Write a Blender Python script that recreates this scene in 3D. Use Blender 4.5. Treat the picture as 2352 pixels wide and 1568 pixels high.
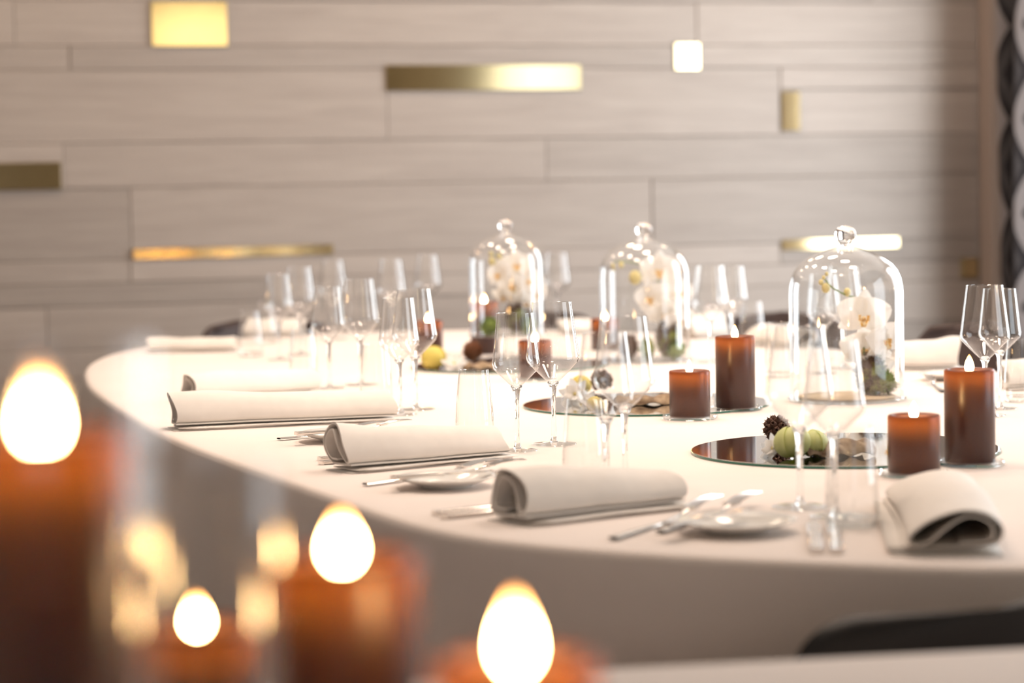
import bpy, bmesh, math, random
from mathutils import Vector, Matrix, Euler
random.seed(7)
R = math.radians
PI = math.pi
scene = bpy.context.scene
for o in list(bpy.data.objects):
    bpy.data.objects.remove(o)
COL = scene.collection

# ------------------------------------------------------------------ camera
TZ = 0.75                      # table top height
CAMZ = TZ + 0.42
FPX = 5300.0
cam_d = bpy.data.cameras.new('camera')
cam = bpy.data.objects.new('camera', cam_d)
COL.objects.link(cam)
cam_d.sensor_width = 36.0
cam_d.lens = 36.0 * FPX / 2352.0
cam_d.clip_start = 0.05
PITCH = math.atan(326.0 / FPX)
ROT = Euler((PI / 2 - PITCH, 0, 0)).to_matrix() @ Matrix.Rotation(R(-1.09), 3, 'Z')
cam.matrix_world = Matrix.Translation((0, 0, CAMZ)) @ ROT.to_4x4()
cam_d.dof.use_dof = True
cam_d.dof.focus_distance = 4.0
cam_d.dof.aperture_fstop = 2.9
scene.camera = cam

scene.view_settings.view_transform = 'Standard'
scene.view_settings.look = 'None'
scene.view_settings.gamma = 1.0
scene.view_settings.use_curve_mapping = False
scene.view_settings.exposure = 0.08
scene.cycles.use_denoising = True
scene.cycles.max_bounces = 10
scene.cycles.transparent_max_bounces = 40
scene.cycles.caustics_reflective = False
scene.cycles.caustics_refractive = False
scene.cycles.sample_clamp_indirect = 30.0
scene.cycles.blur_glossy = 0.3

# frame of the room: U runs along the table towards the plank wall, V across it to the right
TH = R(15.4)
U = Vector((-math.sin(TH), math.cos(TH), 0))
V = Vector((math.cos(TH), math.sin(TH), 0))
O = Vector((0.271, 4.648, 0))              # middle mirror = origin of the room frame


def uv(u, v, z=0.0):
    return O + U * u + V * v + Vector((0, 0, z))


def ray(px, py):
    return (ROT @ Vector(((px - 1176.0) / FPX, -(py - 784.0) / FPX, -1.0)))


def P(px, py, z=TZ):
    d = ray(px, py)
    t = (z - CAMZ) / d.z
    return Vector((d.x * t, d.y * t, z))


def Q(px, py, dist):
    d = ray(px, py)
    t = dist / d.y
    return Vector((d.x * t, d.y * t, CAMZ + d.z * t))


# ------------------------------------------------------------------ world + lamps
world = bpy.data.worlds.new('daylight')
scene.world = world
world.use_nodes = True
world.node_tree.nodes['Background'].inputs[0].default_value = (0.80, 0.88, 1.0, 1)
world.node_tree.nodes['Background'].inputs[1].default_value = 1.0

WALL_U = 4.10                 # plank wall
SIDE_V = 2.87                 # right wall (windows)
BACK_U = -9.2                 # wall behind the camera
LEFT_V = -3.6
CEIL = 2.85


def area(name, loc, target, sx, sy, power, color, shape='RECTANGLE'):
    l = bpy.data.lights.new(name, 'AREA')
    l.shape = shape
    l.size = sx
    l.size_y = sy
    l.energy = power
    l.color = color
    o = bpy.data.objects.new(name, l)
    COL.objects.link(o)
    o.location = loc
    o.rotation_euler = (Vector(target) - Vector(loc)).to_track_quat('-Z', 'Y').to_euler()
    return o


# windows in the right wall, measured back from the plank wall: (start, end)
WINS = [(0.80, 1.92), (3.0, 4.0), (5.5, 7.7)]
WIN_Z = (0.35, 2.5)
WPOW = {0.80: 48, 3.0: 54, 5.5: 16}
for a, b in WINS:
    c = WALL_U - (a + b) / 2
    zc = sum(WIN_Z) / 2
    p = uv(c, SIDE_V - 0.01, zc)
    area('window_daylight', p, uv(c, 0, zc), b - a - 0.1, WIN_Z[1] - WIN_Z[0] - 0.1, WPOW[a] * (b - a), (0.90, 0.96, 1.0))
# window in the wall behind the camera
BWIN = (-2.9, -0.9)
zc = sum(WIN_Z) / 2
area('window_daylight', uv(BACK_U - 0.10, sum(BWIN) / 2, zc), uv(0, sum(BWIN) / 2, zc), 2.0, 2.1, 4, (0.95, 0.97, 1.0))
# warm ceiling downlights over the table
for u, pw in ((-1.45, 3.2), (-0.6, 7.5), (0.3, 9.0), (1.25, 8.5), (2.4, 8)):
    for v in (-0.55, 0.55):
        p = uv(u, v, CEIL - 0.03)
        area('ceiling_downlight', p, p - Vector((0, 0, 1)), 0.3, 0.3, pw * 0.86, (1.0, 0.79, 0.63), 'DISK').data.spread = R(125)
# warm downlights washing the plank wall and the rest of the room
for v in (-2.6, -1.0, 0.6, 2.0):
    p = uv(3.45, v, CEIL - 0.03)
    area('ceiling_downlight', p, p - Vector((0, 0, 1)), 0.25, 0.25, (4.6 if v < 1.5 else 2.5), (1.0, 0.78, 0.56), 'DISK')
for u, v in ((-3.4, -1.6), (-3.4, 0.4), (-6.0, -1.6), (-6.0, 0.4)):
    p = uv(u, v, CEIL - 0.03)
    area('ceiling_downlight', p, p - Vector((0, 0, 1)), 0.3, 0.3, 0.2, (1.0, 0.76, 0.52), 'DISK')

# ------------------------------------------------------------------ materials


def new_mat(name):
    m = bpy.data.materials.new(name)
    m.use_nodes = True
    nt = m.node_tree
    return m, nt, nt.nodes['Principled BSDF'], nt.nodes['Material Output']


def link(nt, a, b):
    nt.links.new(a, b)


def simple(name, color, rough=0.5, metal=0.0, noise=0.0, nscale=20.0, bump=0.0, bscale=200.0, stretch=(1, 1, 1), **kw):
    m, nt, bs, out = new_mat(name)
    bs.inputs['Base Color'].default_value = (*color, 1)
    bs.inputs['Roughness'].default_value = rough
    bs.inputs['Metallic'].default_value = metal
    for k, v in kw.items():
        bs.inputs[k].default_value = v
    tc = nt.nodes.new('ShaderNodeTexCoord')
    mp = nt.nodes.new('ShaderNodeMapping')
    mp.inputs['Scale'].default_value = stretch
    link(nt, tc.outputs['Object'], mp.inputs['Vector'])
    n = nt.nodes.new('ShaderNodeTexNoise')
    n.inputs['Scale'].default_value = nscale
    n.inputs['Detail'].default_value = 5
    link(nt, mp.outputs[0], n.inputs['Vector'])
    if noise:
        mr = nt.nodes.new('ShaderNodeMapRange')
        mr.inputs[1].default_value = 0.25
        mr.inputs[2].default_value = 0.75
        mr.inputs[3].default_value = 1 - noise
        mr.inputs[4].default_value = 1 + noise
        link(nt, n.outputs[0], mr.inputs[0])
        mx = nt.nodes.new('ShaderNodeMix')
        mx.data_type = 'RGBA'
        mx.blend_type = 'MULTIPLY'
        mx.inputs[0].default_value = 1
        mx.inputs[6].default_value = (*color, 1)
        link(nt, mr.outputs[0], mx.inputs[7])
        link(nt, mx.outputs[2], bs.inputs['Base Color'])
    if bump:
        b = nt.nodes.new('ShaderNodeBump')
        b.inputs['Strength'].default_value = bump
        b.inputs['Distance'].default_value = 0.002
        n2 = nt.nodes.new('ShaderNodeTexNoise')
        n2.inputs['Scale'].default_value = bscale
        link(nt, mp.outputs[0], n2.inputs['Vector'])
        link(nt, n2.outputs[0], b.inputs['Height'])
        link(nt, b.outputs[0], bs.inputs['Normal'])
    return m


def thin_glass(name, f0=0.07, tint=(0.985, 0.99, 0.988), edge=(0.72, 0.74, 0.74), power=4.0):
    """thin walled clear glass: straight-through transmission plus mirror reflection by angle"""
    m, nt, bs, out = new_mat(name)
    nt.nodes.remove(bs)
    lw = nt.nodes.new('ShaderNodeLayerWeight')
    lw.inputs['Blend'].default_value = 0.5
    pw = nt.nodes.new('ShaderNodeMath')
    pw.operation = 'POWER'
    pw.inputs[1].default_value = power
    link(nt, lw.outputs['Facing'], pw.inputs[0])
    ma = nt.nodes.new('ShaderNodeMath')
    ma.operation = 'MULTIPLY_ADD'
    ma.inputs[1].default_value = 0.9 - f0
    ma.inputs[2].default_value = f0
    link(nt, pw.outputs[0], ma.inputs[0])
    mc = nt.nodes.new('ShaderNodeMix')
    mc.data_type = 'RGBA'
    mc.inputs[6].default_value = (*tint, 1)
    mc.inputs[7].default_value = (*edge, 1)
    link(nt, pw.outputs[0], mc.inputs[0])
    tr = nt.nodes.new('ShaderNodeBsdfTransparent')
    link(nt, mc.outputs[2], tr.inputs[0])
    gl = nt.nodes.new('ShaderNodeBsdfGlossy')
    gl.inputs['Roughness'].default_value = 0.02
    gl.inputs[0].default_value = (1, 1, 1, 1)
    mx = nt.nodes.new('ShaderNodeMixShader')
    link(nt, ma.outputs[0], mx.inputs[0])
    link(nt, tr.outputs[0], mx.inputs[1])
    link(nt, gl.outputs[0], mx.inputs[2])
    link(nt, mx.outputs[0], out.inputs[0])
    return m


def solid_glass(name, color=(1, 1, 1)):
    m, nt, bs, out = new_mat(name)
    bs.inputs['Base Color'].default_value = (*color, 1)
    bs.inputs['Roughness'].default_value = 0.0
    bs.inputs['IOR'].default_value = 1.5
    bs.inputs['Transmission Weight'].default_value = 1.0
    return m


def emitter(name, color, strength):
    m, nt, bs, out = new_mat(name)
    nt.nodes.remove(bs)
    e = nt.nodes.new('ShaderNodeEmission')
    e.inputs[0].default_value = (*color, 1)
    e.inputs[1].default_value = strength
    link(nt, e.outputs[0], out.inputs[0])
    return m


def wax(name, color, glow, trans, rim=0.0):
    """translucent wax shell: the flame's light shows through the upper wall"""
    m, nt, bs, out = new_mat(name)
    bs.inputs['Base Color'].default_value = (*color, 1)
    bs.inputs['Roughness'].default_value = 0.32
    tr = nt.nodes.new('ShaderNodeBsdfTranslucent')
    tr.inputs[0].default_value = (*glow, 1)
    mx = nt.nodes.new('ShaderNodeMixShader')
    at = nt.nodes.new('ShaderNodeAttribute')       # wall gets thinner towards the burnt-down rim
    at.attribute_name = 'thin'
    fa = nt.nodes.new('ShaderNodeMath')
    fa.operation = 'MULTIPLY_ADD'
    fa.inputs[1].default_value = rim
    fa.inputs[2].default_value = trans
    link(nt, at.outputs['Fac'], fa.inputs[0])
    link(nt, fa.outputs[0], mx.inputs[0])
    link(nt, bs.outputs[0], mx.inputs[1])
    link(nt, tr.outputs[0], mx.inputs[2])
    link(nt, mx.outputs[0], out.inputs[0])
    tc = nt.nodes.new('ShaderNodeTexCoord')
    n = nt.nodes.new('ShaderNodeTexNoise')
    n.inputs['Scale'].default_value = 90
    link(nt, tc.outputs['Object'], n.inputs['Vector'])
    b = nt.nodes.new('ShaderNodeBump')
    b.inputs['Strength'].default_value = 0.15
    b.inputs['Distance'].default_value = 0.001
    link(nt, n.outputs[0], b.inputs['Height'])
    link(nt, b.outputs[0], bs.inputs['Normal'])
    return m


def flame_mat(name):
    """bright at the base and middle, orange and dimmer towards the tip"""
    m, nt, bs, out = new_mat(name)
    nt.nodes.remove(bs)
    tc = nt.nodes.new('ShaderNodeTexCoord')
    sp = nt.nodes.new('ShaderNodeSeparateXYZ')
    link(nt, tc.outputs['Generated'], sp.inputs[0])
    cr = nt.nodes.new('ShaderNodeValToRGB')
    e = cr.color_ramp.elements
    e[0].position, e[0].color = 0.0, (1.0, 0.62, 0.26, 1)
    e[1].position, e[1].color = 1.0, (0.08, 0.028, 0.006, 1)
    x = e.new(0.5)
    x.color = (1.0, 0.60, 0.24, 1)
    x = e.new(0.78)
    x.color = (0.22, 0.10, 0.028, 1)
    link(nt, sp.outputs[2], cr.inputs[0])
    em = nt.nodes.new('ShaderNodeEmission')
    em.inputs[1].default_value = 150
    link(nt, cr.outputs[0], em.inputs[0])
    link(nt, em.outputs[0], out.inputs[0])
    return m


def wood_planks(name, c1, c2):
    """pale limed oak: per-plank tone and long horizontal grain"""
    m, nt, bs, out = new_mat(name)
    bs.inputs['Roughness'].default_value = 0.55
    tc = nt.nodes.new('ShaderNodeTexCoord')
    mp = nt.nodes.new('ShaderNodeMapping')
    mp.inputs['Scale'].default_value = (1.2, 8, 22)
    link(nt, tc.outputs['Object'], mp.inputs['Vector'])
    oi = nt.nodes.new('ShaderNodeObjectInfo')
    ad = nt.nodes.new('ShaderNodeVectorMath')
    ad.operation = 'ADD'
    sc = nt.nodes.new('ShaderNodeVectorMath')
    sc.operation = 'SCALE'
    sc.inputs[0].default_value = (13, 7, 29)
    link(nt, oi.outputs['Random'], sc.inputs['Scale'])
    link(nt, mp.outputs[0], ad.inputs[0])
    link(nt, sc.outputs[0], ad.inputs[1])
    n = nt.nodes.new('ShaderNodeTexNoise')
    n.inputs['Scale'].default_value = 1.6
    n.inputs['Detail'].default_value = 8
    n.inputs['Distortion'].default_value = 1.4
    link(nt, ad.outputs[0], n.inputs['Vector'])
    cr = nt.nodes.new('ShaderNodeValToRGB')
    cr.color_ramp.elements[0].position = 0.3
    cr.color_ramp.elements[0].color = (*c1, 1)
    cr.color_ramp.elements[1].position = 0.7
    cr.color_ramp.elements[1].color = (*c2, 1)
    link(nt, n.outputs[0], cr.inputs[0])
    mr = nt.nodes.new('ShaderNodeMapRange')
    mr.inputs[3].default_value = 0.86
    mr.inputs[4].default_value = 1.12
    link(nt, oi.outputs['Random'], mr.inputs[0])
    mx = nt.nodes.new('ShaderNodeMix')
    mx.data_type = 'RGBA'
    mx.blend_type = 'MULTIPLY'
    mx.inputs[0].default_value = 1
    link(nt, cr.outputs[0], mx.inputs[6])
    link(nt, mr.outputs[0], mx.inputs[7])
    link(nt, mx.outputs[2], bs.inputs['Base Color'])
    b = nt.nodes.new('ShaderNodeBump')
    b.inputs['Strength'].default_value = 0.25
    b.inputs['Distance'].default_value = 0.003
    link(nt, n.outputs[0], b.inputs['Height'])
    link(nt, b.outputs[0], bs.inputs['Normal'])
    return m


def two_tone(name, c1, c2, scale=30.0, lo=0.42, hi=0.58, rough=0.8, sub=0.0):
    m, nt, bs, out = new_mat(name)
    bs.inputs['Roughness'].default_value = rough
    tc = nt.nodes.new('ShaderNodeTexCoord')
    n = nt.nodes.new('ShaderNodeTexNoise')
    n.inputs['Scale'].default_value = scale
    n.inputs['Detail'].default_value = 3
    link(nt, tc.outputs['Object'], n.inputs['Vector'])
    cr = nt.nodes.new('ShaderNodeValToRGB')
    cr.color_ramp.elements[0].position = lo
    cr.color_ramp.elements[0].color = (*c1, 1)
    cr.color_ramp.elements[1].position = hi
    cr.color_ramp.elements[1].color = (*c2, 1)
    link(nt, n.outputs[0], cr.inputs[0])
    link(nt, cr.outputs[0], bs.inputs['Base Color'])
    return m


def curtain_fabric(name):
    """dark fabric woven with a column of grey diamonds"""
    m, nt, bs, out = new_mat(name)
    bs.inputs['Roughness'].default_value = 0.8
    tc = nt.nodes.new('ShaderNodeTexCoord')
    sp = nt.nodes.new('ShaderNodeSeparateXYZ')
    link(nt, tc.outputs['UV'], sp.inputs[0])

    def tri(sock, period):
        d = nt.nodes.new('ShaderNodeMath')
        d.operation = 'PINGPONG'
        d.inputs[1].default_value = period / 2
        link(nt, sock, d.inputs[0])
        q = nt.nodes.new('ShaderNodeMath')
        q.operation = 'DIVIDE'
        q.inputs[1].default_value = period / 2
        link(nt, d.outputs[0], q.inputs[0])
        return q.outputs[0]
    a = tri(sp.outputs[0], 0.13)
    b = tri(sp.outputs[1], 0.36)
    s = nt.nodes.new('ShaderNodeMath')
    s.operation = 'ADD'
    link(nt, a, s.inputs[0])
    link(nt, b, s.inputs[1])
    cr = nt.nodes.new('ShaderNodeValToRGB')
    cr.color_ramp.interpolation = 'CONSTANT'
    e = cr.color_ramp.elements
    e[0].position = 0.0
    e[0].color = (0.02, 0.015, 0.016, 1)
    e[1].position = 0.08
    e[1].color = (0.30, 0.26, 0.25, 1)
    for pos, c in ((0.42, (0.02, 0.015, 0.016, 1)), (0.58, (0.07, 0.06, 0.06, 1)), (0.8, (0.02, 0.015, 0.016, 1))):
        x = e.new(pos)
        x.color = c
    hv = nt.nodes.new('ShaderNodeMath')
    hv.operation = 'MULTIPLY'
    hv.inputs[1].default_value = 0.5
    link(nt, s.outputs[0], hv.inputs[0])
    link(nt, hv.outputs[0], cr.inputs[0])
    link(nt, cr.outputs[0], bs.inputs['Base Color'])
    return m


def leaf_like(name, color, trans):
    """thin petal: diffuse on the lit side, light showing through on the other"""
    m, nt, bs, out = new_mat(name)
    bs.inputs['Base Color'].default_value = (*color, 1)
    bs.inputs['Roughness'].default_value = 0.5
    tr = nt.nodes.new('ShaderNodeBsdfTranslucent')
    tr.inputs[0].default_value = (*color, 1)
    tc = nt.nodes.new('ShaderNodeTexCoord')
    n = nt.nodes.new('ShaderNodeTexNoise')
    n.inputs['Scale'].default_value = 120
    link(nt, tc.outputs['Object'], n.inputs['Vector'])
    b = nt.nodes.new('ShaderNodeBump')
    b.inputs['Strength'].default_value = 0.2
    b.inputs['Distance'].default_value = 0.001
    link(nt, n.outputs[0], b.inputs['Height'])
    link(nt, b.outputs[0], bs.inputs['Normal'])
    mx = nt.nodes.new('ShaderNodeMixShader')
    mx.inputs[0].default_value = trans
    link(nt, bs.outputs[0], mx.inputs[1])
    link(nt, tr.outputs[0], mx.inputs[2])
    link(nt, mx.outputs[0], out.inputs[0])
    return m


M = {}
M['cloth'] = simple('tablecloth_linen', (0.86, 0.775, 0.725), 0.75, noise=0.02, nscale=6, bump=0.12, bscale=900)
M['napkin'] = simple('napkin_linen', (0.86, 0.81, 0.755), 0.8, noise=0.03, nscale=40, bump=0.25, bscale=1200)
M['porcelain'] = simple('porcelain', (0.88, 0.86, 0.82), 0.12)
M['steel'] = simple('polished_steel', (0.78, 0.74, 0.70), 0.16, 1.0)
M['glass_thin'] = thin_glass('clear_thin_glass', 0.08, (0.98, 0.985, 0.983), (0.60, 0.61, 0.61), 3.0)
M['glass_foot'] = thin_glass('clear_foot_glass', 0.08, (0.985, 0.99, 0.985), (0.8, 0.82, 0.82))
M['glass_solid'] = solid_glass('clear_solid_glass')
M['cloche'] = thin_glass('clear_cloche_glass', 0.06, (0.99, 0.995, 0.995), (0.8, 0.83, 0.85))
M['cloche_in'] = thin_glass('clear_cloche_inner_face', 0.03, (0.995, 0.995, 0.995), (0.9, 0.92, 0.93))
M['mirror'] = simple('silvered_mirror', (0.86, 0.88, 0.88), 0.01, 1.0)
M['mirror_edge'] = simple('green_glass_edge', (0.02, 0.16, 0.11), 0.15)
M['wax'] = wax('brown_wax', (0.050, 0.023, 0.022), (0.92, 0.40, 0.105), 0.035, 0.27)
M['pool'] = wax('melted_wax', (0.30, 0.14, 0.08), (0.95, 0.75, 0.5), 0.75)
M['wick'] = simple('charred_wick', (0.02, 0.015, 0.012), 0.9)
M['flame'] = flame_mat('candle_flame')
M['plank'] = wood_planks('limed_oak', (0.45, 0.375, 0.325), (0.54, 0.46, 0.40))
M['brass'] = simple('polished_brass', (0.74, 0.60, 0.34), 0.10, 1.0, noise=0.06, nscale=8, bump=0.03, bscale=9)
M['backing'] = simple('dark_backing', (0.28, 0.225, 0.195), 0.9)
M['plaster'] = simple('warm_plaster', (0.66, 0.58, 0.51), 0.9, noise=0.03, nscale=3)
M['ceiling'] = simple('white_ceiling', (0.62, 0.59, 0.55), 0.9)
M['carpet'] = simple('taupe_carpet', (0.12, 0.09, 0.08), 0.95, noise=0.15, nscale=30, bump=0.3, bscale=300)
M['chair'] = simple('brown_leather', (0.062, 0.036, 0.030), 0.55, noise=0.06, nscale=20, bump=0.1, bscale=250)
M['black_chair'] = simple('black_shell', (0.012, 0.010, 0.010), 0.5)
M['chair_leg'] = simple('dark_steel_leg', (0.05, 0.045, 0.045), 0.35, 0.8)
M['trim'] = simple('beige_trim', (0.44, 0.34, 0.28), 0.6)
M['curtain'] = curtain_fabric('patterned_curtain')
M['frame'] = simple('window_frame_paint', (0.6, 0.55, 0.5), 0.5)
M['petal'] = leaf_like('white_petal', (0.95, 0.93, 0.90), 0.45)
M['lip'] = two_tone('yellow_lip', (0.78, 0.44, 0.07), (0.92, 0.80, 0.55), 160, 0.4, 0.6)
M['bud'] = simple('pale_bud', (0.78, 0.68, 0.32), 0.5, noise=0.1, nscale=90)
M['green_stem'] = simple('green_stem', (0.19, 0.27, 0.05), 0.5)
M['moss'] = two_tone('moss', (0.15, 0.085, 0.048), (0.34, 0.37, 0.08), 30, 0.47, 0.62, 0.95)
M['moss_green'] = two_tone('fresh_moss', (0.20, 0.31, 0.05), (0.42, 0.52, 0.12), 40, 0.4, 0.6, 0.95)
M['pod'] = simple('dry_brown_pod', (0.125, 0.062, 0.040), 0.8, noise=0.3, nscale=120, bump=0.4, bscale=300)
M['burr'] = simple('rusty_burr', (0.25, 0.11, 0.055), 0.9, noise=0.25, nscale=150)
M['pod_hole'] = simple('pod_hollow', (0.02, 0.012, 0.01), 0.95)
M['lime'] = leaf_like('lime_petal', (0.80, 0.84, 0.42), 0.35)
M['yellow'] = leaf_like('yellow_petal', (0.86, 0.74, 0.20), 0.35)
M['bark'] = two_tone('bark', (0.14, 0.085, 0.05), (0.42, 0.31, 0.20), 45, 0.35, 0.65, 0.9)
M['bark_in'] = two_tone('bark_inside', (0.56, 0.42, 0.27), (0.72, 0.58, 0.42), 60, 0.35, 0.65, 0.85)
M['sand'] = simple('pale_wood_disc', (0.62, 0.47, 0.30), 0.8, noise=0.12, nscale=40)
M['glass_pane'] = thin_glass('window_pane_glass', 0.05)

# ------------------------------------------------------------------ mesh helpers


class MB:
    def __init__(s):
        s.v = []
        s.f = []

    def add(s, verts, faces):
        b = len(s.v)
        s.v += [tuple(x) for x in verts]
        s.f += [tuple(i + b for i in f) for f in faces]
        return s

    def box(s, c, d, rot=None):
        vs = []
        for x in (-.5, .5):
            for y in (-.5, .5):
                for z in (-.5, .5):
                    p = Vector((x * d[0], y * d[1], z * d[2]))
                    if rot is not None:
                        p = rot @ p
                    vs.append(p + Vector(c))
        return s.add(vs, [(0, 1, 3, 2), (4, 6, 7, 5), (0, 4, 5, 1), (2, 3, 7, 6), (0, 2, 6, 4), (1, 5, 7, 3)])

    def lathe(s, prof, n=40, c=(0, 0, 0)):
        """profile of (r, z); r = 0 points become poles"""
        rings = []
        vs = []
        for r, z in prof:
            if r < 1e-7:
                rings.append([len(vs)])
                vs.append((c[0], c[1], c[2] + z))
            else:
                st = len(vs)
                for k in range(n):
                    a = 2 * PI * k / n
                    vs.append((c[0] + r * math.cos(a), c[1] + r * math.sin(a), c[2] + z))
                rings.append(list(range(st, st + n)))
        fs = []
        for a, b in zip(rings, rings[1:]):
            for k in range(n):
                k2 = (k + 1) % n
                if len(a) == 1 and len(b) == 1:
                    continue
                if len(a) == 1:
                    fs.append((a[0], b[k2], b[k]))
                elif len(b) == 1:
                    fs.append((a[k], a[k2], b[0]))
                else:
                    fs.append((a[k], a[k2], b[k2], b[k]))
        return s.add(vs, fs)

    def tube(s, pts, rad, n=8, cap=True, flat=1.0):
        pts = [Vector(p) for p in pts]
        if not isinstance(rad, (list, tuple)):
            rad = [rad] * len(pts)
        vs = []
        for i, p in enumerate(pts):
            t = (pts[min(i + 1, len(pts) - 1)] - pts[max(i - 1, 0)]).normalized()
            up = Vector((0, 0, 1)) if abs(t.z) < 0.9 else Vector((1, 0, 0))
            a = t.cross(up).normalized()
            b = a.cross(t).normalized()
            for k in range(n):
                w = 2 * PI * k / n
                vs.append(p + a * math.cos(w) * rad[i] + b * math.sin(w) * rad[i] * flat)
        fs = []
        for i in range(len(pts) - 1):
            for k in range(n):
                k2 = (k + 1) % n
                fs.append((i * n + k, i * n + k2, (i + 1) * n + k2, (i + 1) * n + k))
        if cap:
            fs.append(tuple(range(n - 1, -1, -1)))
            fs.append(tuple((len(pts) - 1) * n + k for k in range(n)))
        return s.add(vs, fs)

    def ball(s, c, r, nu=14, nv=8, jitter=0.0):
        if not isinstance(r, (list, tuple)):
            r = (r, r, r)
        vs = [(c[0], c[1], c[2] - r[2])]
        for j in range(1, nv):
            t = PI * j / nv
            for k in range(nu):
                a = 2 * PI * k / nu
                q = 1 + random.uniform(-jitter, jitter)
                vs.append((c[0] + q * r[0] * math.sin(t) * math.cos(a), c[1] + q * r[1] * math.sin(t) * math.sin(a), c[2] - q * r[2] * math.cos(t)))
        vs.append((c[0], c[1], c[2] + r[2]))
        fs = []
        for k in range(nu):
            k2 = (k + 1) % nu
            fs.append((0, 1 + k2, 1 + k))
            for j in range(nv - 2):
                fs.append((1 + j * nu + k, 1 + j * nu + k2, 1 + (j + 1) * nu + k2, 1 + (j + 1) * nu + k))
            fs.append((1 + (nv - 2) * nu + k, 1 + (nv - 2) * nu + k2, len(vs) - 1))
        return s.add(vs, fs)

    def grid(s, fn, nu, nv, closed_u=False):
        vs = []
        for i in range(nu + (0 if closed_u else 1)):
            for j in range(nv + 1):
                vs.append(fn(i / nu, j / nv))
        fs = []
        m = nv + 1
        for i in range(nu):
            i2 = (i + 1) % nu if closed_u else i + 1
            for j in range(nv):
                fs.append((i * m + j, i2 * m + j, i2 * m + j + 1, i * m + j + 1))
        return s.add(vs, fs)

    def mesh(s, name, mat=None, smooth=True, angle=40):
        me = bpy.data.meshes.new(name)
        me.from_pydata(s.v, [], s.f)
        bm = bmesh.new()
        bm.from_mesh(me)
        bmesh.ops.recalc_face_normals(bm, faces=bm.faces)
        bm.to_mesh(me)
        bm.free()
        if mat is not None:
            me.materials.append(mat)
        if smooth:
            me.polygons.foreach_set('use_smooth', [True] * len(me.polygons))
            me.set_sharp_from_angle(angle=R(angle))
        me.update()
        return me

    def obj(s, name, mat, parent=None, smooth=True, angle=40, loc=None, rot=None):
        o = bpy.data.objects.new(name, s.mesh(name, mat, smooth, angle))
        COL.objects.link(o)
        if parent is not None:
            o.parent = parent
        if loc is not None:
            o.location = loc
        if rot is not None:
            o.rotation_euler = rot
        return o


def tag(o, label=None, cat=None, group=None, kind=None):
    if label:
        o['label'] = label
    if cat:
        o['category'] = cat
    if group:
        o['group'] = group
    if kind:
        o['kind'] = kind
    return o


def empty(name, loc, rz=0.0, label=None, cat=None, group=None):
    o = bpy.data.objects.new(name, None)
    COL.objects.link(o)
    o.empty_display_size = 0.05
    o.location = loc
    o.rotation_euler = (0, 0, rz)
    return tag(o, label, cat, group)


def copy_tree(o, parent=None):
    c = o.copy()
    COL.objects.link(c)
    c.parent = parent
    for ch in list(o.children):
        copy_tree(ch, c)
    return c


def catmull(pts, k=6):
    out = []
    n = len(pts)
    pts = [Vector(p) for p in pts]
    for i in range(n - 1):
        p0, p1, p2, p3 = pts[max(i - 1, 0)], pts[i], pts[i + 1], pts[min(i + 2, n - 1)]
        for j in range(k):
            t = j / k
            out.append(0.5 * ((2 * p1) + (p2 - p0) * t + (2 * p0 - 5 * p1 + 4 * p2 - p3) * t * t + (3 * p1 - p0 - 3 * p2 + p3) * t ** 3))
    out.append(pts[-1])
    return out


# ------------------------------------------------------------------ room shell
# room objects live in a frame: x along V, y along U, z up
RZ = TH


def room_obj(mb, name, mat, parent=None, smooth=False):
    o = mb.obj(name, mat, parent, smooth)
    if parent is None:
        o.location = O
        o.rotation_euler = (0, 0, RZ)
    return o


def on_wall(px, py, off=0.0):
    """pixel -> (v, z) on the plank wall face"""
    d = ray(px, py)
    n = U
    t = ((O + U * (WALL_U - off)).dot(n)) / d.dot(n) if False else ((O.dot(n) + WALL_U - off) / d.dot(n))
    p = Vector((0, 0, CAMZ)) + d * t
    return (p - O).dot(V), p.z


floor = room_obj(MB().box(((LEFT_V + SIDE_V) / 2, (WALL_U + BACK_U) / 2, -0.05), (SIDE_V - LEFT_V + 0.6, WALL_U - BACK_U + 0.6, 0.1)), 'floor', M['carpet'])
tag(floor, kind='structure')
ceil = room_obj(MB().box(((LEFT_V + SIDE_V) / 2, (WALL_U + BACK_U) / 2, CEIL + 0.05), (SIDE_V - LEFT_V + 0.6, WALL_U - BACK_U + 0.6, 0.1)), 'ceiling', M['ceiling'])
tag(ceil, kind='structure')
wl = room_obj(MB().box((LEFT_V - 0.1, (WALL_U + BACK_U) / 2, CEIL / 2), (0.2, WALL_U - BACK_U + 0.4, CEIL)), 'wall_left', M['plaster'])
tag(wl, kind='structure')
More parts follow.
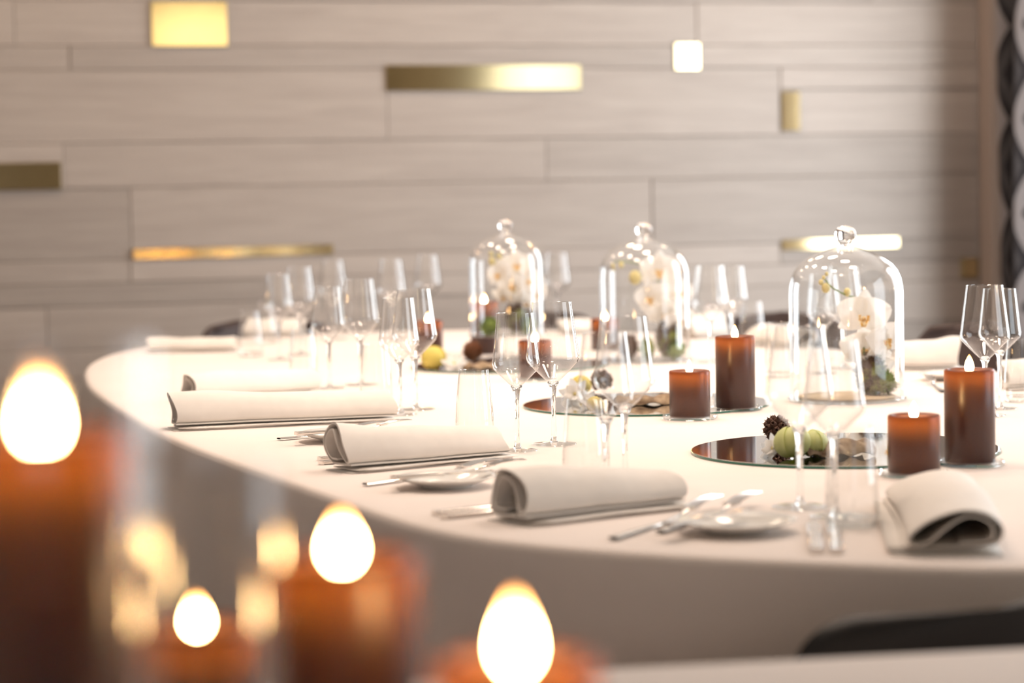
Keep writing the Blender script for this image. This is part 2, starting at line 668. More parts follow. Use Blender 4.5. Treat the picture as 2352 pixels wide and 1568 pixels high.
# right wall with openings
mb = MB()
segs = []
prev = WALL_U + 0.2
for a, b in WINS:
    segs.append((prev, WALL_U - a))
    prev = WALL_U - b
segs.append((prev, BACK_U - 0.2))
for a, b in segs:
    mb.box((SIDE_V + 0.1, (a + b) / 2, CEIL / 2), (0.2, abs(a - b), CEIL))
for a, b in WINS:
    c = WALL_U - (a + b) / 2
    mb.box((SIDE_V + 0.1, c, WIN_Z[0] / 2), (0.2, b - a, WIN_Z[0]))
    mb.box((SIDE_V + 0.1, c, (WIN_Z[1] + CEIL) / 2), (0.2, b - a, CEIL - WIN_Z[1]))
wr = room_obj(mb, 'wall_right', M['plaster'])
tag(wr, kind='structure')
for i, (a, b) in enumerate(WINS):
    c = WALL_U - (a + b) / 2
    w, h, zc = b - a, WIN_Z[1] - WIN_Z[0], sum(WIN_Z) / 2
    f = MB()
    for dy, dz, sy, sz in ((-w / 2 + .03, 0, .06, h), (w / 2 - .03, 0, .06, h), (0, -h / 2 + .03, w, .06), (0, h / 2 - .03, w, .06)):
        f.box((SIDE_V + 0.03, c + dy, zc + dz), (0.05, sy, sz))
    fo = room_obj(f, 'window_%d' % (i + 1), M['frame'])
    tag(fo, kind='structure')
    p = MB().box((SIDE_V + 0.03, c, zc), (0.006, w - 0.1, h - 0.1)).obj('window_pane', M['glass_pane'], fo, False)
# wall behind the camera
mb = MB()
mb.box(((LEFT_V + BWIN[0]) / 2, BACK_U - 0.1, CEIL / 2), (BWIN[0] - LEFT_V + 0.4, 0.2, CEIL))
mb.box(((SIDE_V + BWIN[1]) / 2, BACK_U - 0.1, CEIL / 2), (SIDE_V - BWIN[1] + 0.4, 0.2, CEIL))
mb.box((sum(BWIN) / 2, BACK_U - 0.1, WIN_Z[0] / 2), (BWIN[1] - BWIN[0], 0.2, WIN_Z[0]))
mb.box((sum(BWIN) / 2, BACK_U - 0.1, (WIN_Z[1] + CEIL) / 2), (BWIN[1] - BWIN[0], 0.2, CEIL - WIN_Z[1]))
wb = room_obj(mb, 'wall_front', M['plaster'])
tag(wb, kind='structure')

# ---- plank wall
wall = room_obj(MB().box(((LEFT_V + SIDE_V) / 2, WALL_U + 0.12, CEIL / 2), (SIDE_V - LEFT_V + 0.4, 0.2, CEIL)), 'wall_back', M['backing'])
tag(wall, kind='structure')


def zrow(px, py):
    return on_wall(px, py)[1]


r = {
    1: zrow(0, 105), 2: zrow(0, 161), 3: zrow(0, 331), 4: zrow(300, 431), 5: zrow(0, 602), 6: zrow(0, 656), 7: zrow(0, 709)}
r2b = zrow(2000, 204)


def vx(px, py):
    return on_wall(px, py)[0]


VL, VR = LEFT_V, SIDE_V - 0.02
rows = []   # (ztop, zbot, joints)
z = r[1]
rows.append((r[1] + 0.165, r[1], [vx(1600, 50), vx(1600, 50) - 2.6]))
rows.append((r[1] + 0.255, r[1] + 0.165, [vx(500, 10), vx(2000, 10)]))
rows.append((r[1] + 0.50, r[1] + 0.255, [-1.4, 0.7]))
rows.append((r[1] + 0.66, r[1] + 0.50, [-0.6, 1.2]))
rows.append((CEIL, r[1] + 0.66, [-1.9, 0.2]))
rows.append((r[1], r[2], [vx(160, 130), vx(1607, 130)]))
rows.append((r[2], r[3], [vx(889, 230), vx(1792, 230)]))
rows.append((r[3], r[4], [vx(145, 370), vx(1255, 360)]))
rows.append((r[4], r[5], [vx(300, 500), vx(1497, 480)]))
rows.append((r[5], r[6], [vx(300, 620), vx(1792, 600)]))
rows.append((r[6], r[7], [vx(620, 690), vx(2000, 640)]))
rows.append((r[7], r[7] - 0.16, [-0.9, 0.9]))
rows.append((r[7] - 0.16, r[7] - 0.26, [-1.5, 0.2]))
rows.append((r[7] - 0.26, r[7] - 0.45, [-0.5, 1.1]))
rows.append((r[7] - 0.45, 0.0, [-1.2, 0.5]))
for zt, zb, js in rows:
    xs = [VL] + sorted(js) + [VR]
    for a, b in zip(xs, xs[1:]):
        cuts = [(zt, zb)]
        if zt == r[2] and a > vx(1700, 230):
            cuts = [(zt, r2b), (r2b, zb)]
        for t, bt in cuts:
            dep = random.uniform(0.0, 0.007)
            g = 0.0009
            h = t - bt - 2 * g
            w = b - a - 2 * g
            mbp = MB()
            # chamfered board
            x0, x1, z0, z1 = -w / 2, w / 2, -h / 2, h / 2
            c = 0.002
            yb, yf = 0.02, -dep
            vs = [(x0, yb, z0), (x1, yb, z0), (x1, yb, z1), (x0, yb, z1),
                  (x0, yf + c, z0), (x1, yf + c, z0), (x1, yf + c, z1), (x0, yf + c, z1),
                  (x0 + c, yf, z0 + c), (x1 - c, yf, z0 + c), (x1 - c, yf, z1 - c), (x0 + c, yf, z1 - c)]
            fs = [(3, 2, 1, 0)] + [(i, (i + 1) % 4, 4 + (i + 1) % 4, 4 + i) for i in range(4)] + [(4 + i, 4 + (i + 1) % 4, 8 + (i + 1) % 4, 8 + i) for i in range(4)] + [(8, 9, 10, 11)]
            mbp.add(vs, fs)
            po = mbp.obj('plank', M['plank'], wall, False)
            po.location = ((a + b) / 2, WALL_U, (t + bt) / 2)
# brass inlays: left, right at mid height; top, bottom at middle
brass = [
    (348, 522, 4, 106, 'square-cornered brass plate glowing yellow at the top edge of the picture'),
    (887, 1335, 149, 207, 'long brass strip on the plank wall, dull at one end and shining white at the other'),
    (1551, 1608, 99, 160, 'small square brass inlay shining white on the plank wall'),
    (1796, 1838, 210, 300, 'small upright brass inlay, dull gold, on the plank wall'),
    (-120, 141, 374, 436, 'brass strip cut off by the left edge of the picture'),
    (305, 766, 566, 590, 'thin long brass strip with candle reflections, above the far chair'),
    (1796, 2065, 547, 571, 'thin brass strip on the plank wall behind the knob of the nearest cloche'),
    (2208, 2247, 592, 638, 'small dark brass square beside the patterned curtain'),
]
for x0, x1, y0, y1, lab in brass:
    v0, _ = on_wall(x0, (y0 + y1) / 2, 0.012)
    v1, _ = on_wall(x1, (y0 + y1) / 2, 0.012)
    _, zt = on_wall((x0 + x1) / 2, y0, 0.012)
    _, zb = on_wall((x0 + x1) / 2, y1, 0.012)
    w, h, c = v1 - v0, zt - zb, 0.0015
    yb, yf = 0.0, -0.012
    X, Z = w / 2, h / 2
    vs = [(-X, yb, -Z), (X, yb, -Z), (X, yb, Z), (-X, yb, Z), (-X, yf + c, -Z), (X, yf + c, -Z), (X, yf + c, Z), (-X, yf + c, Z),
          (-X + c, yf, -Z + c), (X - c, yf, -Z + c), (X - c, yf, Z - c), (-X + c, yf, Z - c)]
    fs = [(3, 2, 1, 0)] + [(i, (i + 1) % 4, 4 + (i + 1) % 4, 4 + i) for i in range(4)] + [(4 + i, 4 + (i + 1) % 4, 8 + (i + 1) % 4, 8 + i) for i in range(4)] + [(8, 9, 10, 11)]
    bo = MB().add(vs, fs).obj('brass_inlay', M['brass'], wall, False)
    bo.location = ((v0 + v1) / 2, WALL_U - 0.001, (zt + zb) / 2)
    bo['label'] = lab

# corner trim between plank wall and right wall
tr = room_obj(MB().box((SIDE_V - 0.03, WALL_U - 0.075, CEIL / 2), (0.06, 0.11, CEIL)), 'trim_1', M['trim'])
tag(tr, kind='structure')

# curtain by the corner
cw = 0.30
ce = empty('curtain', uv(WALL_U - 0.26, SIDE_V - 0.10, 0), RZ, 'dark patterned curtain with grey diamonds hanging by the end of the plank wall', 'curtain')


def cur(a, b):
    y = -a * cw
    amp = 0.045
    x = amp * math.sin(a * 2 * PI * 2.2 + 0.6) + 0.008 * math.sin(b * 7 + a * 20)
    return (x, y, 0.02 + b * (CEIL - 0.12))


mbc = MB().grid(cur, 84, 24)
co = mbc.obj('drape', M['curtain'], ce)
uvl = co.data.uv_layers.new(name='UVMap')
for poly in co.data.polygons:
    for li in poly.loop_indices:
        v = co.data.vertices[co.data.loops[li].vertex_index].co
        uvl.data[li].uv = (-v.y * 1.55, v.z)
MB().tube([(0, 0.05, CEIL - 0.08), (0, -1.9, CEIL - 0.08)], 0.014, 10).obj('curtain_rail', M['chair_leg'], ce)

# lit drum pendant in the rear of the room; the plank wall's brass mirrors it
pend = empty('pendant_lamp', uv(-6.0, 1.05, 0), 0, 'large warm drum pendant lamp mirrored in the top brass plate', 'lamp')
MB().lathe([(0.42, 2.24), (0.42, 2.72)], 48).obj('lamp_shade', emitter('lit_lampshade', (1.0, 0.83, 0.54), 3.0), pend)
MB().lathe([(0, 2.245), (0.41, 2.245)], 48).obj('diffuser', emitter('lit_diffuser', (1.0, 0.8, 0.5), 1.2), pend)
MB().tube([(0, 0, 2.24), (0, 0, CEIL)], 0.012, 8).obj('hanging_rod', M['chair_leg'], pend)

# ------------------------------------------------------------------ big table
U0 = 0.27


HALF = [(0, -2.15), (.262, -2.10), (.43, -2.0), (.665, -1.80), (.811, -1.55), (.888, -1.05), (.98, -.28), (1.01, .4), (1.01, 1.2), (.93, 1.95), (.74, 2.5), (.42, 2.82), (0, 2.93)]


def table_loop():
    """closed outline of the table top measured from the photograph, symmetric about the long axis"""
    right = [Vector((v_, u_ - U0, 0)) for v_, u_ in HALF]
    left = [Vector((-v_, u_ - U0, 0)) for v_, u_ in HALF[1:-1]][::-1]
    pts = right + left
    out_ = []
    m_ = len(pts)
    for i_ in range(m_):
        p0, p1, p2, p3 = pts[i_ - 1], pts[i_], pts[(i_ + 1) % m_], pts[(i_ + 2) % m_]
        for j_ in range(80):
            t = j_ / 80
            q = 0.5 * ((2 * p1) + (p2 - p0) * t + (2 * p0 - 5 * p1 + 4 * p2 - p3) * t * t + (3 * p1 - p0 - 3 * p2 + p3) * t ** 3)
            out_.append((q.x, q.y))
    return out_


tloc = uv(U0, 0, 0)
NT = 180
# even arc-length samples
fine = table_loop()
acc = [0]
for k in range(len(fine)):
    a, b = fine[k], fine[(k + 1) % len(fine)]
    acc.append(acc[-1] + math.hypot(a[0] - b[0], a[1] - b[1]))
edge = []
j = 0
for k in range(NT):
    tgt = acc[-1] * k / NT
    while acc[j + 1] < tgt:
        j += 1
    edge.append(fine[j])
table = empty('dining_table', tloc, RZ, 'long oval dining table hidden under the white cloth', 'table')
mb = MB()
n = len(edge)
vs = [(x * 0.985, y * 0.985, TZ - 0.003) for x, y in edge] + [(x * 0.985, y * 0.985, TZ - 0.035) for x, y in edge]
mb.add(vs, [tuple(range(n)), tuple(range(2 * n - 1, n - 1, -1))] + [(k, (k + 1) % n, n + (k + 1) % n, n + k) for k in range(n)])
mb.obj('table_top', M['trim'], table, False)
for yy in (-1.4, 0.1, 1.6):
    MB().lathe([(0, 0), (0.3, 0), (0.3, 0.02), (0.06, 0.05), (0.05, TZ - 0.08), (0.2, TZ - 0.036), (0, TZ - 0.036)], 24).obj('pedestal', M['chair_leg'], table, loc=(0, yy, 0))

mb = MB()
vs = [(0, 0, TZ)]
fs = []
rings = [(0.3, None), (0.6, None), (0.85, None), (0.97, None)]
prof = [(-0.010, 0.0), (-0.003, -0.0012), (0.002, -0.005), (0.0045, -0.012), (0.006, -0.03), (0.010, -0.08), (0.014, -0.16), (0.02, -0.28), (0.028, -0.45), (0.035, -0.62), (0.04, -0.735)]
allr = []
for s_, _ in rings:
    allr.append([(x * s_, y * s_, TZ) for x, y in edge])
for off, dz in prof:
    ring = []
    for k, (x, y) in enumerate(edge):
        p, q = edge[k - 1], edge[(k + 1) % n]
        tx, ty = q[0] - p[0], q[1] - p[1]
        l = math.hypot(tx, ty)
        nx, ny = ty / l, -tx / l
        if nx * x + ny * y < 0:
            nx, ny = -nx, -ny
        dep = max(0, -dz - 0.02)
        th_ = k / n
        wv = 0.55 * math.sin(2 * PI * th_ * 30 + 1.5 * math.sin(2 * PI * th_ * 7)) + 0.45 * math.sin(2 * PI * th_ * 17 + 2)
        o_ = off + wv * 0.055 * min(1, dep / 0.4) + 0.03 * min(1, dep / 0.4)
        px_, py_ = x + nx * o_, y + ny * o_
        if y < -1.5 and dep > 0.12:                      # the tucked-in black chair pushes the skirt in
            w_ = max(0.0, 1 - (abs(px_ + 0.40) / 0.42) ** 4) * min(1, (dep - 0.12) / 0.14)
            py_ += 0.34 * w_
        ring.append((px_, py_, TZ + dz))
    allr.append(ring)
for rg in allr:
    vs += rg
for k in range(n):
    fs.append((0, 1 + k, 1 + (k + 1) % n))
for i in range(len(allr) - 1):
    for k in range(n):
        k2 = (k + 1) % n
        fs.append((1 + i * n + k, 1 + i * n + k2, 1 + (i + 1) * n + k2, 1 + (i + 1) * n + k))
cloth = mb.add(vs, fs).obj('tablecloth', M['cloth'], None, True, 70, tloc, (0, 0, RZ))
tag(cloth, 'cream white cloth draped over the big oval dining table, its skirt in folds', 'tablecloth')

# ------------------------------------------------------------------ chairs


def chair(loc, face, mat, label, group='dining chairs', w=0.46, top=0.83):
    """face = direction the sitter looks"""
    rz = math.atan2(face.y, face.x) - PI / 2
    t = empty('dining_chair', loc, rz, label, 'chair', group)

    def seat(a, b):
        x = (a - .5) * w * (0.92 if b < 0.5 else 1.0)
        y = (b - .5) * 0.44
        e = max(abs(a - .5), abs(b - .5)) * 2
        return (x, y, 0.45 + 0.02 * (e ** 4) - 0.015 * (1 - e * e))
    s = MB().grid(seat, 12, 12).obj('seat', mat, t)
    md = s.modifiers.new('thickness', 'SOLIDIFY')
    md.thickness = 0.03

    def back(a, b):
        xx = (a - .5) * 2
        b = 1 - (1 - b) ** 1.6
        hh = 0.46 + (top - 0.46) * b
        half = w / 2 * (1.0 - 0.0 * b)
        rc = 0.065
        top_in = (top - 0.46) * (1 - b)
        if top_in < rc:
            q = 1 - top_in / rc
            half -= rc * (1 - math.sqrt(max(0.0, 1 - q * q)))
        y = -0.20 - 0.06 * b + 0.085 * (xx * xx)
        return (xx * half, y, hh - 0.012 * xx * xx * b)
    s = MB().grid(back, 18, 22).obj('backrest', mat, t)
    md = s.modifiers.new('thickness', 'SOLIDIFY')
    md.thickness = 0.022
    for sx, sy in ((-1, -1), (1, -1), (-1, 1), (1, 1)):
        MB().tube([(sx * w * .38, sy * .17, 0.44), (sx * w * .46, sy * .22, 0.0)], [0.014, 0.010], 10).obj('leg', M['chair_leg'], t)
    return t


def chair_px(px, ytop, dist, face, mat, label, top=0.83, w=0.46):
    p = Q(px, ytop, dist)
    f = face.normalized()
    # backrest top sits 0.26 behind the seat centre
    c = Vector((p.x, p.y, 0)) + f * 0.26
    return chair(c, f, mat, label, top=p.z, w=w)


chair_px(592, 730, 7.98, (V * 0.12 - U), M['chair'], 'brown chair at the far left of the table behind the leftmost wine glasses')
chair_px(1206, 713, 8.30, -U, M['chair'], 'brown chair at the head of the table behind the farthest cloche')
chair_px(1800, 716, 7.88, (-V * 0.55 - U * 0.9), M['chair'], 'brown chair behind the tall candle, between the two nearer cloches', w=0.45)
chair_px(2275, 740, 6.55, (-V - U * 0.15), M['chair'], 'brown chair at the right side behind the pair of sharp wine glasses', w=0.44)
chair_px(2420, 1388, 2.24, (U - V * 0.05), M['black_chair'], 'black chair in the lower right corner, only its curved back top in view', w=0.48)

# ------------------------------------------------------------------ glasses


def build_glass(kind):
    g = empty('wine_glass', (0, 0, 0), 0)
    if kind == 'big':
        H, zt, zw, rw, rr, rf = 0.244, 0.104, 0.150, 0.0455, 0.0335, 0.038
    else:
        H, zt, zw, rw, rr, rf = 0.231, 0.106, 0.146, 0.0398, 0.0305, 0.033
    pts = [(0.0, zt + .0015), (0.006, zt + 0.002), (0.0115, zt + 0.006)]
    pts += [(0.0115 + (rw - 0.0115) * a, zt + 0.006 + (zw - 0.006 - zt - 0.006) * a ** 1.05) for a in (0.25, 0.5, 0.75, 0.93)]
    pts += [(rw, zw - 0.0015), (rw + 0.0002, zw + 0.003), (rw - 0.0010, zw + 0.010)]
    pts += [(rw - 0.001 + (rr - rw + 0.001) * a, zw + 0.010 + (H - zw - 0.010) * a) for a in (0.25, 0.5, 0.75, 1.0)]
    MB().lathe(pts, 56).obj('bowl', M['glass_thin'], g)
    MB().lathe([(rr, H - 0.0008), (rr + 0.0007, H - 0.0003), (rr + 0.0007, H + 0.0007), (rr - 0.0006, H + 0.0007), (rr - 0.0006, H - 0.0005)], 56).obj('rim', M['glass_foot'], g)
    MB().lathe([(0, 0.0035), (0.0075, 0.0045), (0.0050, 0.011), (0.0040, 0.02), (0.0037, 0.05), (0.0040, zt - 0.02), (0.0055, zt - 0.006), (0.0100, zt + 0.003), (0.006, zt + 0.0075), (0, zt + 0.0085)], 24).obj('stem', M['glass_solid'], g)
    MB().lathe([(0.0, 0.0005), (rf, 0.0005), (rf + 0.0006, 0.0014), (rf, 0.0022), (rf * 0.6, 0.0030), (0.010, 0.0048), (0.0, 0.0052)], 48).obj('foot', M['glass_foot'], g)
    return g


GL = {}


def wine_glass(kind, px, py, label):
    if kind not in GL:
        GL[kind] = g = build_glass(kind)
    else:
        g = copy_tree(GL[kind])
    g.location = P(px, py)
    g.rotation_euler = (0, 0, random.uniform(0, 6))
    return tag(g, label, 'glass', 'wine glasses on the long table')


def build_tumbler():
    g = empty('water_tumbler', (0, 0, 0), 0)
    pts = [(0.0295, 0.0005), (0.0322, 0.004), (0.0338, 0.014), (0.0338, 0.028), (0.0322, 0.06), (0.0290, 0.095), (0.0258, 0.125)]
    MB().lathe(pts, 56).obj('wall', M['glass_thin'], g)
    MB().lathe([(0.0258, 0.1245), (0.0265, 0.125), (0.0265, 0.126), (0.0252, 0.126), (0.0252, 0.1245)], 56).obj('rim', M['glass_foot'], g)
    MB().lathe([(0, 0.0004), (0.0290, 0.0004), (0.0318, 0.004), (0.0328, 0.012), (0.031, 0.0125), (0.024, 0.0095), (0, 0.0085)], 48).obj('thick_base', M['glass_foot'], g)
    return g


def tumbler(px, py, label):
    if 't' not in GL:
        GL['t'] = g = build_tumbler()
    else:
        g = copy_tree(GL['t'])
    g.location = P(px, py)
    return tag(g, label, 'glass', 'water tumblers on the long table')


wine_glass('big', 1838, 1166, 'larger of the two soft-focus wine glasses nearest the viewer, its bowl over the moss')
wine_glass('small', 1918, 1189, 'smaller soft-focus wine glass standing against the nearest water tumbler')
wine_glass('big', 1437, 1104, 'larger wine glass of the pair rising behind the front open-rolled napkin')
wine_glass('small', 1395, 1138, 'smaller wine glass rising behind the front open-rolled napkin')
wine_glass('small', 1189, 1036, 'sharp small wine glass just right of a tumbler in the middle of the picture')
wine_glass('big', 1273, 1021, 'sharp tall wine glass crossing bowls with a smaller one at the picture centre')
wine_glass('small', 920, 953, 'small wine glass with two candle flames seen through it, left of the yellow flower')
wine_glass('big', 956, 941, 'tall wine glass directly behind the small one left of the yellow flower')
wine_glass('small', 758, 892, 'small wine glass standing beyond the third napkin roll, before a dark chair')
wine_glass('big', 830, 884, 'tall wine glass between the two nearer pairs of the left row')
wine_glass('small', 643, 827, 'leftmost wine glass of the whole table')
wine_glass('big', 692, 815, 'tall wine glass right of the leftmost wine glass')
wine_glass('big', 768, 779, 'distant wine glass whose rim shows above the left row of glasses')
wine_glass('big', 902, 779, 'distant blurred wine glass left of the farther single tall one')
wine_glass('big', 985, 757, 'distant wine glass nearest the left of the farthest cloche')
wine_glass('big', 1281, 753, 'distant wine glass close against the right of the farthest cloche')
wine_glass('big', 1633, 832, 'tall wine glass just right of the middle cloche')
wine_glass('small', 1683, 810, 'smaller wine glass between a tall one and a tumbler, above the tall middle candle')
wine_glass('small', 1893, 858, 'wine glass seen through the nearest cloche on its left side')
wine_glass('big', 1938, 846, 'wine glass behind the nearest cloche, partly hidden by white orchid petals')
wine_glass('big', 2263, 955, 'taller sharp wine glass behind the tall candle at the right edge')
wine_glass('small', 2297, 939, 'smaller sharp wine glass at the right edge of the picture')

tumbler(1957, 1207, 'nearest water tumbler, thick base catching light beside the small near wine glass')
tumbler(1345, 1112, 'tumbler behind the front open-rolled napkin, left of its wine glasses')
tumbler(1091, 1014, 'sharp empty tumbler just behind the second napkin roll at the picture centre')
tumbler(865, 930, 'tumbler behind the third napkin roll, left of the glass with candle flames in it')
tumbler(698, 876, 'blurred tumbler in the left row before the fourth napkin')
tumbler(577, 818, 'leftmost tumbler, before the far left brown chair')
tumbler(611, 788, 'distant tumbler mostly hidden by the leftmost wine glass')
tumbler(1728, 797, 'tumbler behind the tall middle candle, by the brown chair')
tumbler(2345, 922, 'tumbler cut by the right edge of the picture')
tumbler(1790, 866, 'tumbler left of the nearest cloche, in front of a distant napkin')

# ------------------------------------------------------------------ candles


def candle_parts(root, Rr, H, z0, flame_h=0.028, flame_r=0.0066, lean=0.0):
    wall_t = 0.010
    prof = [(0, 0), (Rr - 0.002, 0), (Rr, 0.002)] + [(Rr, H - q) for q in (0.045, 0.036, 0.028, 0.021, 0.015, 0.009)] + [(Rr, H - 0.003), (Rr - 0.0015, H - 0.0006), (Rr - 0.004, H), (Rr - 0.0075, H - 0.0010),
            (Rr - wall_t, H - 0.004)]
    MB().lathe([(Rr - wall_t, H - 0.004), (Rr - wall_t - 0.004, H - 0.0075), (Rr * 0.4, H - 0.0095), (0, H - 0.010)], 56).obj('melt_pool', M['pool'], root, loc=(0, 0, z0))
    wb_ = MB().lathe(prof, 56).obj('wax_body', M['wax'], root, angle=50, loc=(0, 0, z0))
    th_ = wb_.data.attributes.new('thin', 'FLOAT', 'POINT')
    th_.data.foreach_set('value', [max(0.0, 1 - (H - v_.co.z) / 0.042) ** 1.6 for v_ in wb_.data.vertices])
    MB().tube([(0, 0, H - 0.011), (0.0005, 0, H - 0.004), (0.0014, 0, H + 0.001)], 0.0011, 6).obj('wick', M['wick'], root, loc=(0, 0, z0))
    fz = H - 0.0065
    fp = [(0, 0), (0.45, 0.04), (0.85, 0.16), (1.0, 0.32), (0.88, 0.52), (0.58, 0.72), (0.25, 0.90), (0, 1)]
    f = MB().lathe([(r_ * flame_r, z_ * flame_h) for r_, z_ in fp], 20).obj('flame', M['flame'], root, loc=(0, 0, z0 + fz))
    f.rotation_euler = (0, lean, 0)


def coaster(loc, label):
    c = MB().lathe([(0, 0.0004), (0.050, 0.0004), (0.0525, 0.002), (0.053, 0.0055), (0.0515, 0.0085), (0.0490, 0.0075), (0.047, 0.0055), (0, 0.0050)], 64).obj('candle_plate', M['glass_foot'], None, loc=loc)
    return tag(c, label, 'candle plate', 'round glass plates under the candles')


def candle(px, py, H, label, plate_label=None, Rr=0.0386, lean=0.0):
    p = P(px, py)
    z0 = 0
    if plate_label:
        coaster(p, plate_label)
        p = p + Vector((0, 0, 0.0053))
    t = empty('pillar_candle', p, 0, label, 'candle', 'brown pillar candles on the long table')
    candle_parts(t, Rr, H, z0, lean=lean)
    return t


candle(2100, 1092, 0.086, 'short lit brown candle at the right, behind the near folded napkin', 'glass plate under the short candle behind the near folded napkin')
candle(2228, 1068, 0.143, 'tall lit dark brown candle at the right edge, in front of sharp wine glasses', 'glass plate under the tall candle at the right edge')
candle(1585, 962, 0.087, 'short lit brown candle glowing orange, beside the middle mirror', 'glass plate under the short glowing candle beside the middle mirror')
candle(1690, 942, 0.141, 'tall lit brown candle just left of the nearest cloche', 'glass plate under the tall candle left of the nearest cloche')
candle(1230, 872, 0.088, 'short lit candle seen between the two crossing wine glasses at the centre', 'glass plate under the short candle between the crossing wine glasses')
candle(1114, 812, 0.143, 'tall lit candle seen through the farthest cloche')
candle(986, 811, 0.091, 'short dark candle behind the tall glass left of the yellow flower')
candle(1390, 803, 0.087, 'short orange-brown candle seen beside and through the middle cloche')

# ------------------------------------------------------------------ mirrors


def mirror(px, py, rad, label):
    t = empty('mirror_disc', P(px, py), 0, label, 'mirror', 'round mirrors along the table middle')
    MB().lathe([(0, 0.0005), (rad, 0.0005), (rad, 0.0042), (0, 0.0042)], 96).obj('glass_edge', M['mirror_edge'], t, angle=30)
    MB().lathe([(0, 0.0043), (rad - 0.0012, 0.0043), (rad - 0.0012, 0.0049), (0, 0.0049)], 96).obj('mirror_face', M['mirror'], t, angle=30)
    return t


mirror(1940, 1036, 0.250, 'nearest round mirror disc with a green glass edge, by the right candles')
mirror(1485, 930, 0.250, 'middle round mirror disc behind the short glowing candle')
mirror(1172, 841, 0.250, 'farthest round mirror disc under the yellow flower')
MZ = TZ + 0.005

# ------------------------------------------------------------------ plant matter


def petal_fn(L, W, cup=0.25, tip=0.5, curl=0.0, pinch=0.55):
    def fn(a, b):
        u = 0.02 + 0.98 * a
        s = (b - .5) * 2
        w = W * (math.sin(PI * min(1, u ** pinch * 0.98 + 0.01)) ** 0.62)
        x = s * w
        y = u * L
        z = cup * L * (u * u - 0.25 * u) * -0.5 + cup * W * (s * s) * 0.5 + curl * L * math.sin(u * PI) * 0.3 + 0.02 * L * math.sin(6 * u + 3 * s)
        return (x, y, z)
    return fn


def face_basis(n, roll):
    n = Vector(n).normalized()
    up = Vector((0, 0, 1))
    x = up.cross(n).normalized()
    y = n.cross(x).normalized()
    m = Matrix((x, y, n)).transposed()
    return m @ Matrix.Rotation(roll, 3, 'Z')


def orchid_flower(parent, rel, n, roll, S):
    """phalaenopsis bloom: column + lip, two broad petals, three sepals"""
    b = face_basis(n, roll)
    core = MB()
    core.ball((0, -0.05 * S, 0.10 * S), (0.085 * S, 0.07 * S, 0.13 * S), 10, 6)
    core.grid(lambda a, c: ((c - .5) * 0.34 * S * (1 - a * 0.5), -0.10 * S - a * 0.26 * S, 0.08 * S + 0.10 * S * math.sin(a * 2.4) + 0.12 * S * ((c - .5) * 2) ** 2), 6, 4)
    core.grid(lambda a, c: (-0.10 * S - 0.10 * S * a, -0.04 * S + (c - .5) * 0.2 * S, 0.10 * S + a * 0.16 * S), 3, 3)
    core.grid(lambda a, c: (0.10 * S + 0.10 * S * a, -0.04 * S + (c - .5) * 0.2 * S, 0.10 * S + a * 0.16 * S), 3, 3)
    f = core.obj('flower', M['lip'], parent)
    f.matrix_parent_inverse = Matrix()
    f.location = rel
    f.rotation_euler = b.to_euler()
    for ang, L, W, dz in ((R(90), 0.98, 0.36, -0.04), (R(205), 0.95, 0.33, -0.04), (R(335), 0.95, 0.33, -0.04), (R(22), 1.0, 0.62, 0.02), (R(158), 1.0, 0.62, 0.02)):
        p = MB().grid(petal_fn(L * S, W * S, 0.28), 12, 10).obj('petal', M['petal'], f)
        p.rotation_euler = (0, 0, ang - PI / 2)
        p.location = (0, 0, dz * S)
    return f


def moss_ball(parent, rel, r, mat, name='moss', blades=900):
    mb = MB()
    mb.ball((0, 0, 0), (r[0] * .86, r[1] * .86, r[2] * .86), 18, 12, 0.12)
    for _ in range(blades):
        a = random.uniform(0, 2 * PI)
        z = random.uniform(-0.97, 1)
        q = math.sqrt(1 - z * z)
        d = Vector((q * math.cos(a), q * math.sin(a), z))
        p = Vector((d.x * r[0], d.y * r[1], d.z * r[2])) * random.uniform(0.78, 1.0)
        d2 = (d + Vector((random.uniform(-.9, .9), random.uniform(-.9, .9), random.uniform(-.6, .9)))).normalized()
        l = random.uniform(0.006, 0.014)
        w = d2.cross(Vector((random.random(), random.random(), random.random()))).normalized() * 0.0011
        mb.add([p - w, p + w, p + d2 * l * 0.6 + w * .8, p + d2 * l], [(0, 1, 2, 3)])
    o = mb.obj(name, mat, parent, False, loc=rel)
    o['kind'] = 'stuff'
    return o


CL_PROF = [(0.1150, 0.0), (0.1150, 0.06), (0.1150, 0.12), (0.1150, 0.18), (0.1150, 0.212), (0.1140, 0.226), (0.1105, 0.243), (0.1040, 0.258), (0.0940, 0.271), (0.0800, 0.282), (0.0620, 0.2915),
           (0.0420, 0.2990), (0.0260, 0.3045), (0.0160, 0.3090), (0.0125, 0.3130)]


